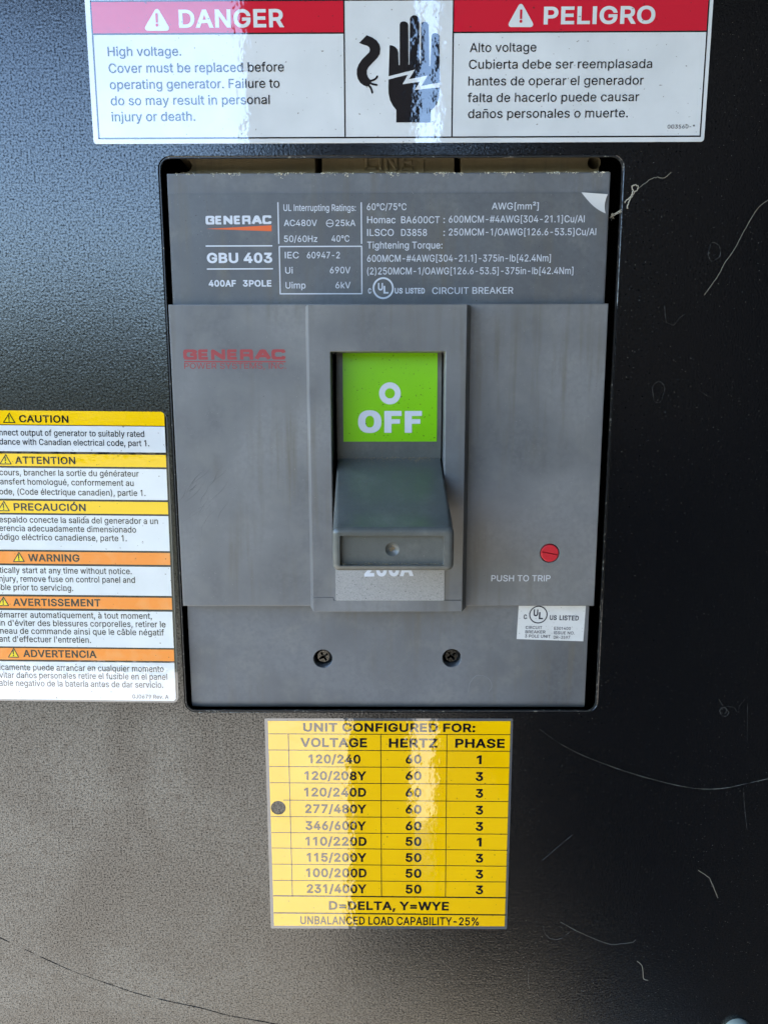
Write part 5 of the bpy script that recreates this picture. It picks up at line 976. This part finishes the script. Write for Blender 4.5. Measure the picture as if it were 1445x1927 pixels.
w1 = thread('cobweb', [(222, 392), (228, 380), (250, 360), (268, 330), (262, 302), (275, 292), (295, 300), (290, 318), (270, 340), (245, 385), (235, 420), (240, 395), (262, 345)], (1100, 250), 2.965, .13, m_web, None,
            'tangled tan cobweb shred caught on the right edge of the cutout', 'cobweb', jit=.10)
thread('strand', [(295, 315), (330, 285), (375, 255), (410, 250), (440, 252), (460, 238), (480, 222)], (1100, 250), 2.965, .05, m_web, w1, jit=.06)
random.seed(9)
g = G()
for k in range(3):
    pts = []
    a0 = P(1150, 408, -1); a1 = P(1168, 398, .2)
    for t in np.linspace(0, 1, 9): pts.append((a0[0]+(a1[0]-a0[0])*t+random.gauss(0, .12), 1.2-1.6*t, a0[1]+(a1[1]-a0[1])*t+random.gauss(0, .15)+k*.25))
    g.tube(pts, .07, 5)
for _ in range(30): crumb(g, a0[0]+random.gauss(.3, .3), 1.0+random.gauss(0, .2), a0[1]+random.gauss(0, .45), .22)
for _ in range(14): crumb(g, a1[0]+random.gauss(-.3, .25), -.1, a1[1]+random.gauss(0, .2), .2)
g.make('strand', m_web, w1)

def ring(u, v, ru, rv, n, r, m, parent, rough=.2):
    random.seed(int(u)); c = P(u, v); q = []
    ph = random.random()*6
    for i in range(n+1):
        t = 2*math.pi*i/n; k = 1+rough*(math.sin(3*t+ph)*.35+math.sin(5*t+2*ph)*.25)
        q.append((c[0]+ru*.172*k*math.cos(t), -.04, c[1]+rv*.172*k*math.sin(t)))
    nn = [random.random() for _ in range(40)]
    G().tube(q, r, 4, taper=lambda t: max(.1, nn[int(t*39)]*1.3-.1)).make('drip_mark', m, parent)
ring(1343, 474, 11, 16, 26, .055, m_hair, panel)
ring(1238, 737, 11, 20, 26, .03, m_hair, panel)
ring(1360, 1337, 7, 7, 20, .06, m_hair, panel)
thread('drip_mark', [(1165, 40), (1190, 90), (1178, 105), (1180, 135), (1205, 142), (1222, 120), (1200, 92), (1245, 92), (1275, 120), (1282, 85), (1310, 50)], A6, s6, .05, m_hair, panel, lift=0, jit=.08)
thread('drip_mark', [(185, 1320), (195, 1360), (235, 1392), (290, 1385), (330, 1350)], A6, s6, .05, m_hair, panel, lift=0, jit=.09)
thread('drip_mark', [(443, 965), (452, 1050), (480, 1070), (500, 1068), (530, 1030), (555, 1013)], (1100, 250), 2.965, .05, m_hair, panel, lift=0, jit=.06)
# chalky run mark on the lower cover
q = []
for a, b_ in spline([(85, 1375), (95, 1310), (125, 1265), (160, 1248), (215, 1258), (250, 1290), (262, 1330), (240, 1370)], 6):
    x, z = P(860+a/4.014, 960+b_/4.014, LD); q.append((x+random.gauss(0, .05), -(LD+.01), z+random.gauss(0, .05)))
G().tube(q, .045, 4).make('run_mark', mat('pale_run_mark', (.2, .21, .22, 1), rough=.7)[0], lower)
m_scuff = mat('scuffed_plastic', (.11, .105, .10, 1), rough=.6)[0]
random.seed(33); g = G()
for k in range(26):
    u, v = random.gauss(385, 16), random.gauss(935, 28); a = random.uniform(.6, 1.25); l = random.uniform(8, 34)
    p_ = [P(u+l*t*math.cos(a)+2.5*math.sin(3*t+k), v-l*t*math.sin(a), MD) for t in np.linspace(-1, 1, 7)]
    g.tube([(x, -MD, z) for x, z in p_], random.uniform(.02, .05), 4, taper=lambda t: .2+math.sin(math.pi*t))
tag(g.make('scuff_marks', m_scuff, middle), kind='stuff')
# loose bright specks of grit all over the panel
g = G(); random.seed(21)
for _ in range(900):
    u, v = random.uniform(1130, 1460), random.uniform(-20, 1940)
    if v > 1340 and random.random() < .4: u = random.uniform(960, 1460)
    if u < 1345 and v < 275: continue
    if u < 1180-max(0, (v-295))*.055 and v < 1350: continue
    x, z = P(u, v); crumb(g, x, -.02, z, random.choice([.04, .05, .06, .08, .13]))
tag(g.make('grit', mat('grit', (.30, .29, .26, 1), rough=.8)[0], panel), kind='stuff')
print('objects', len(bpy.data.objects))
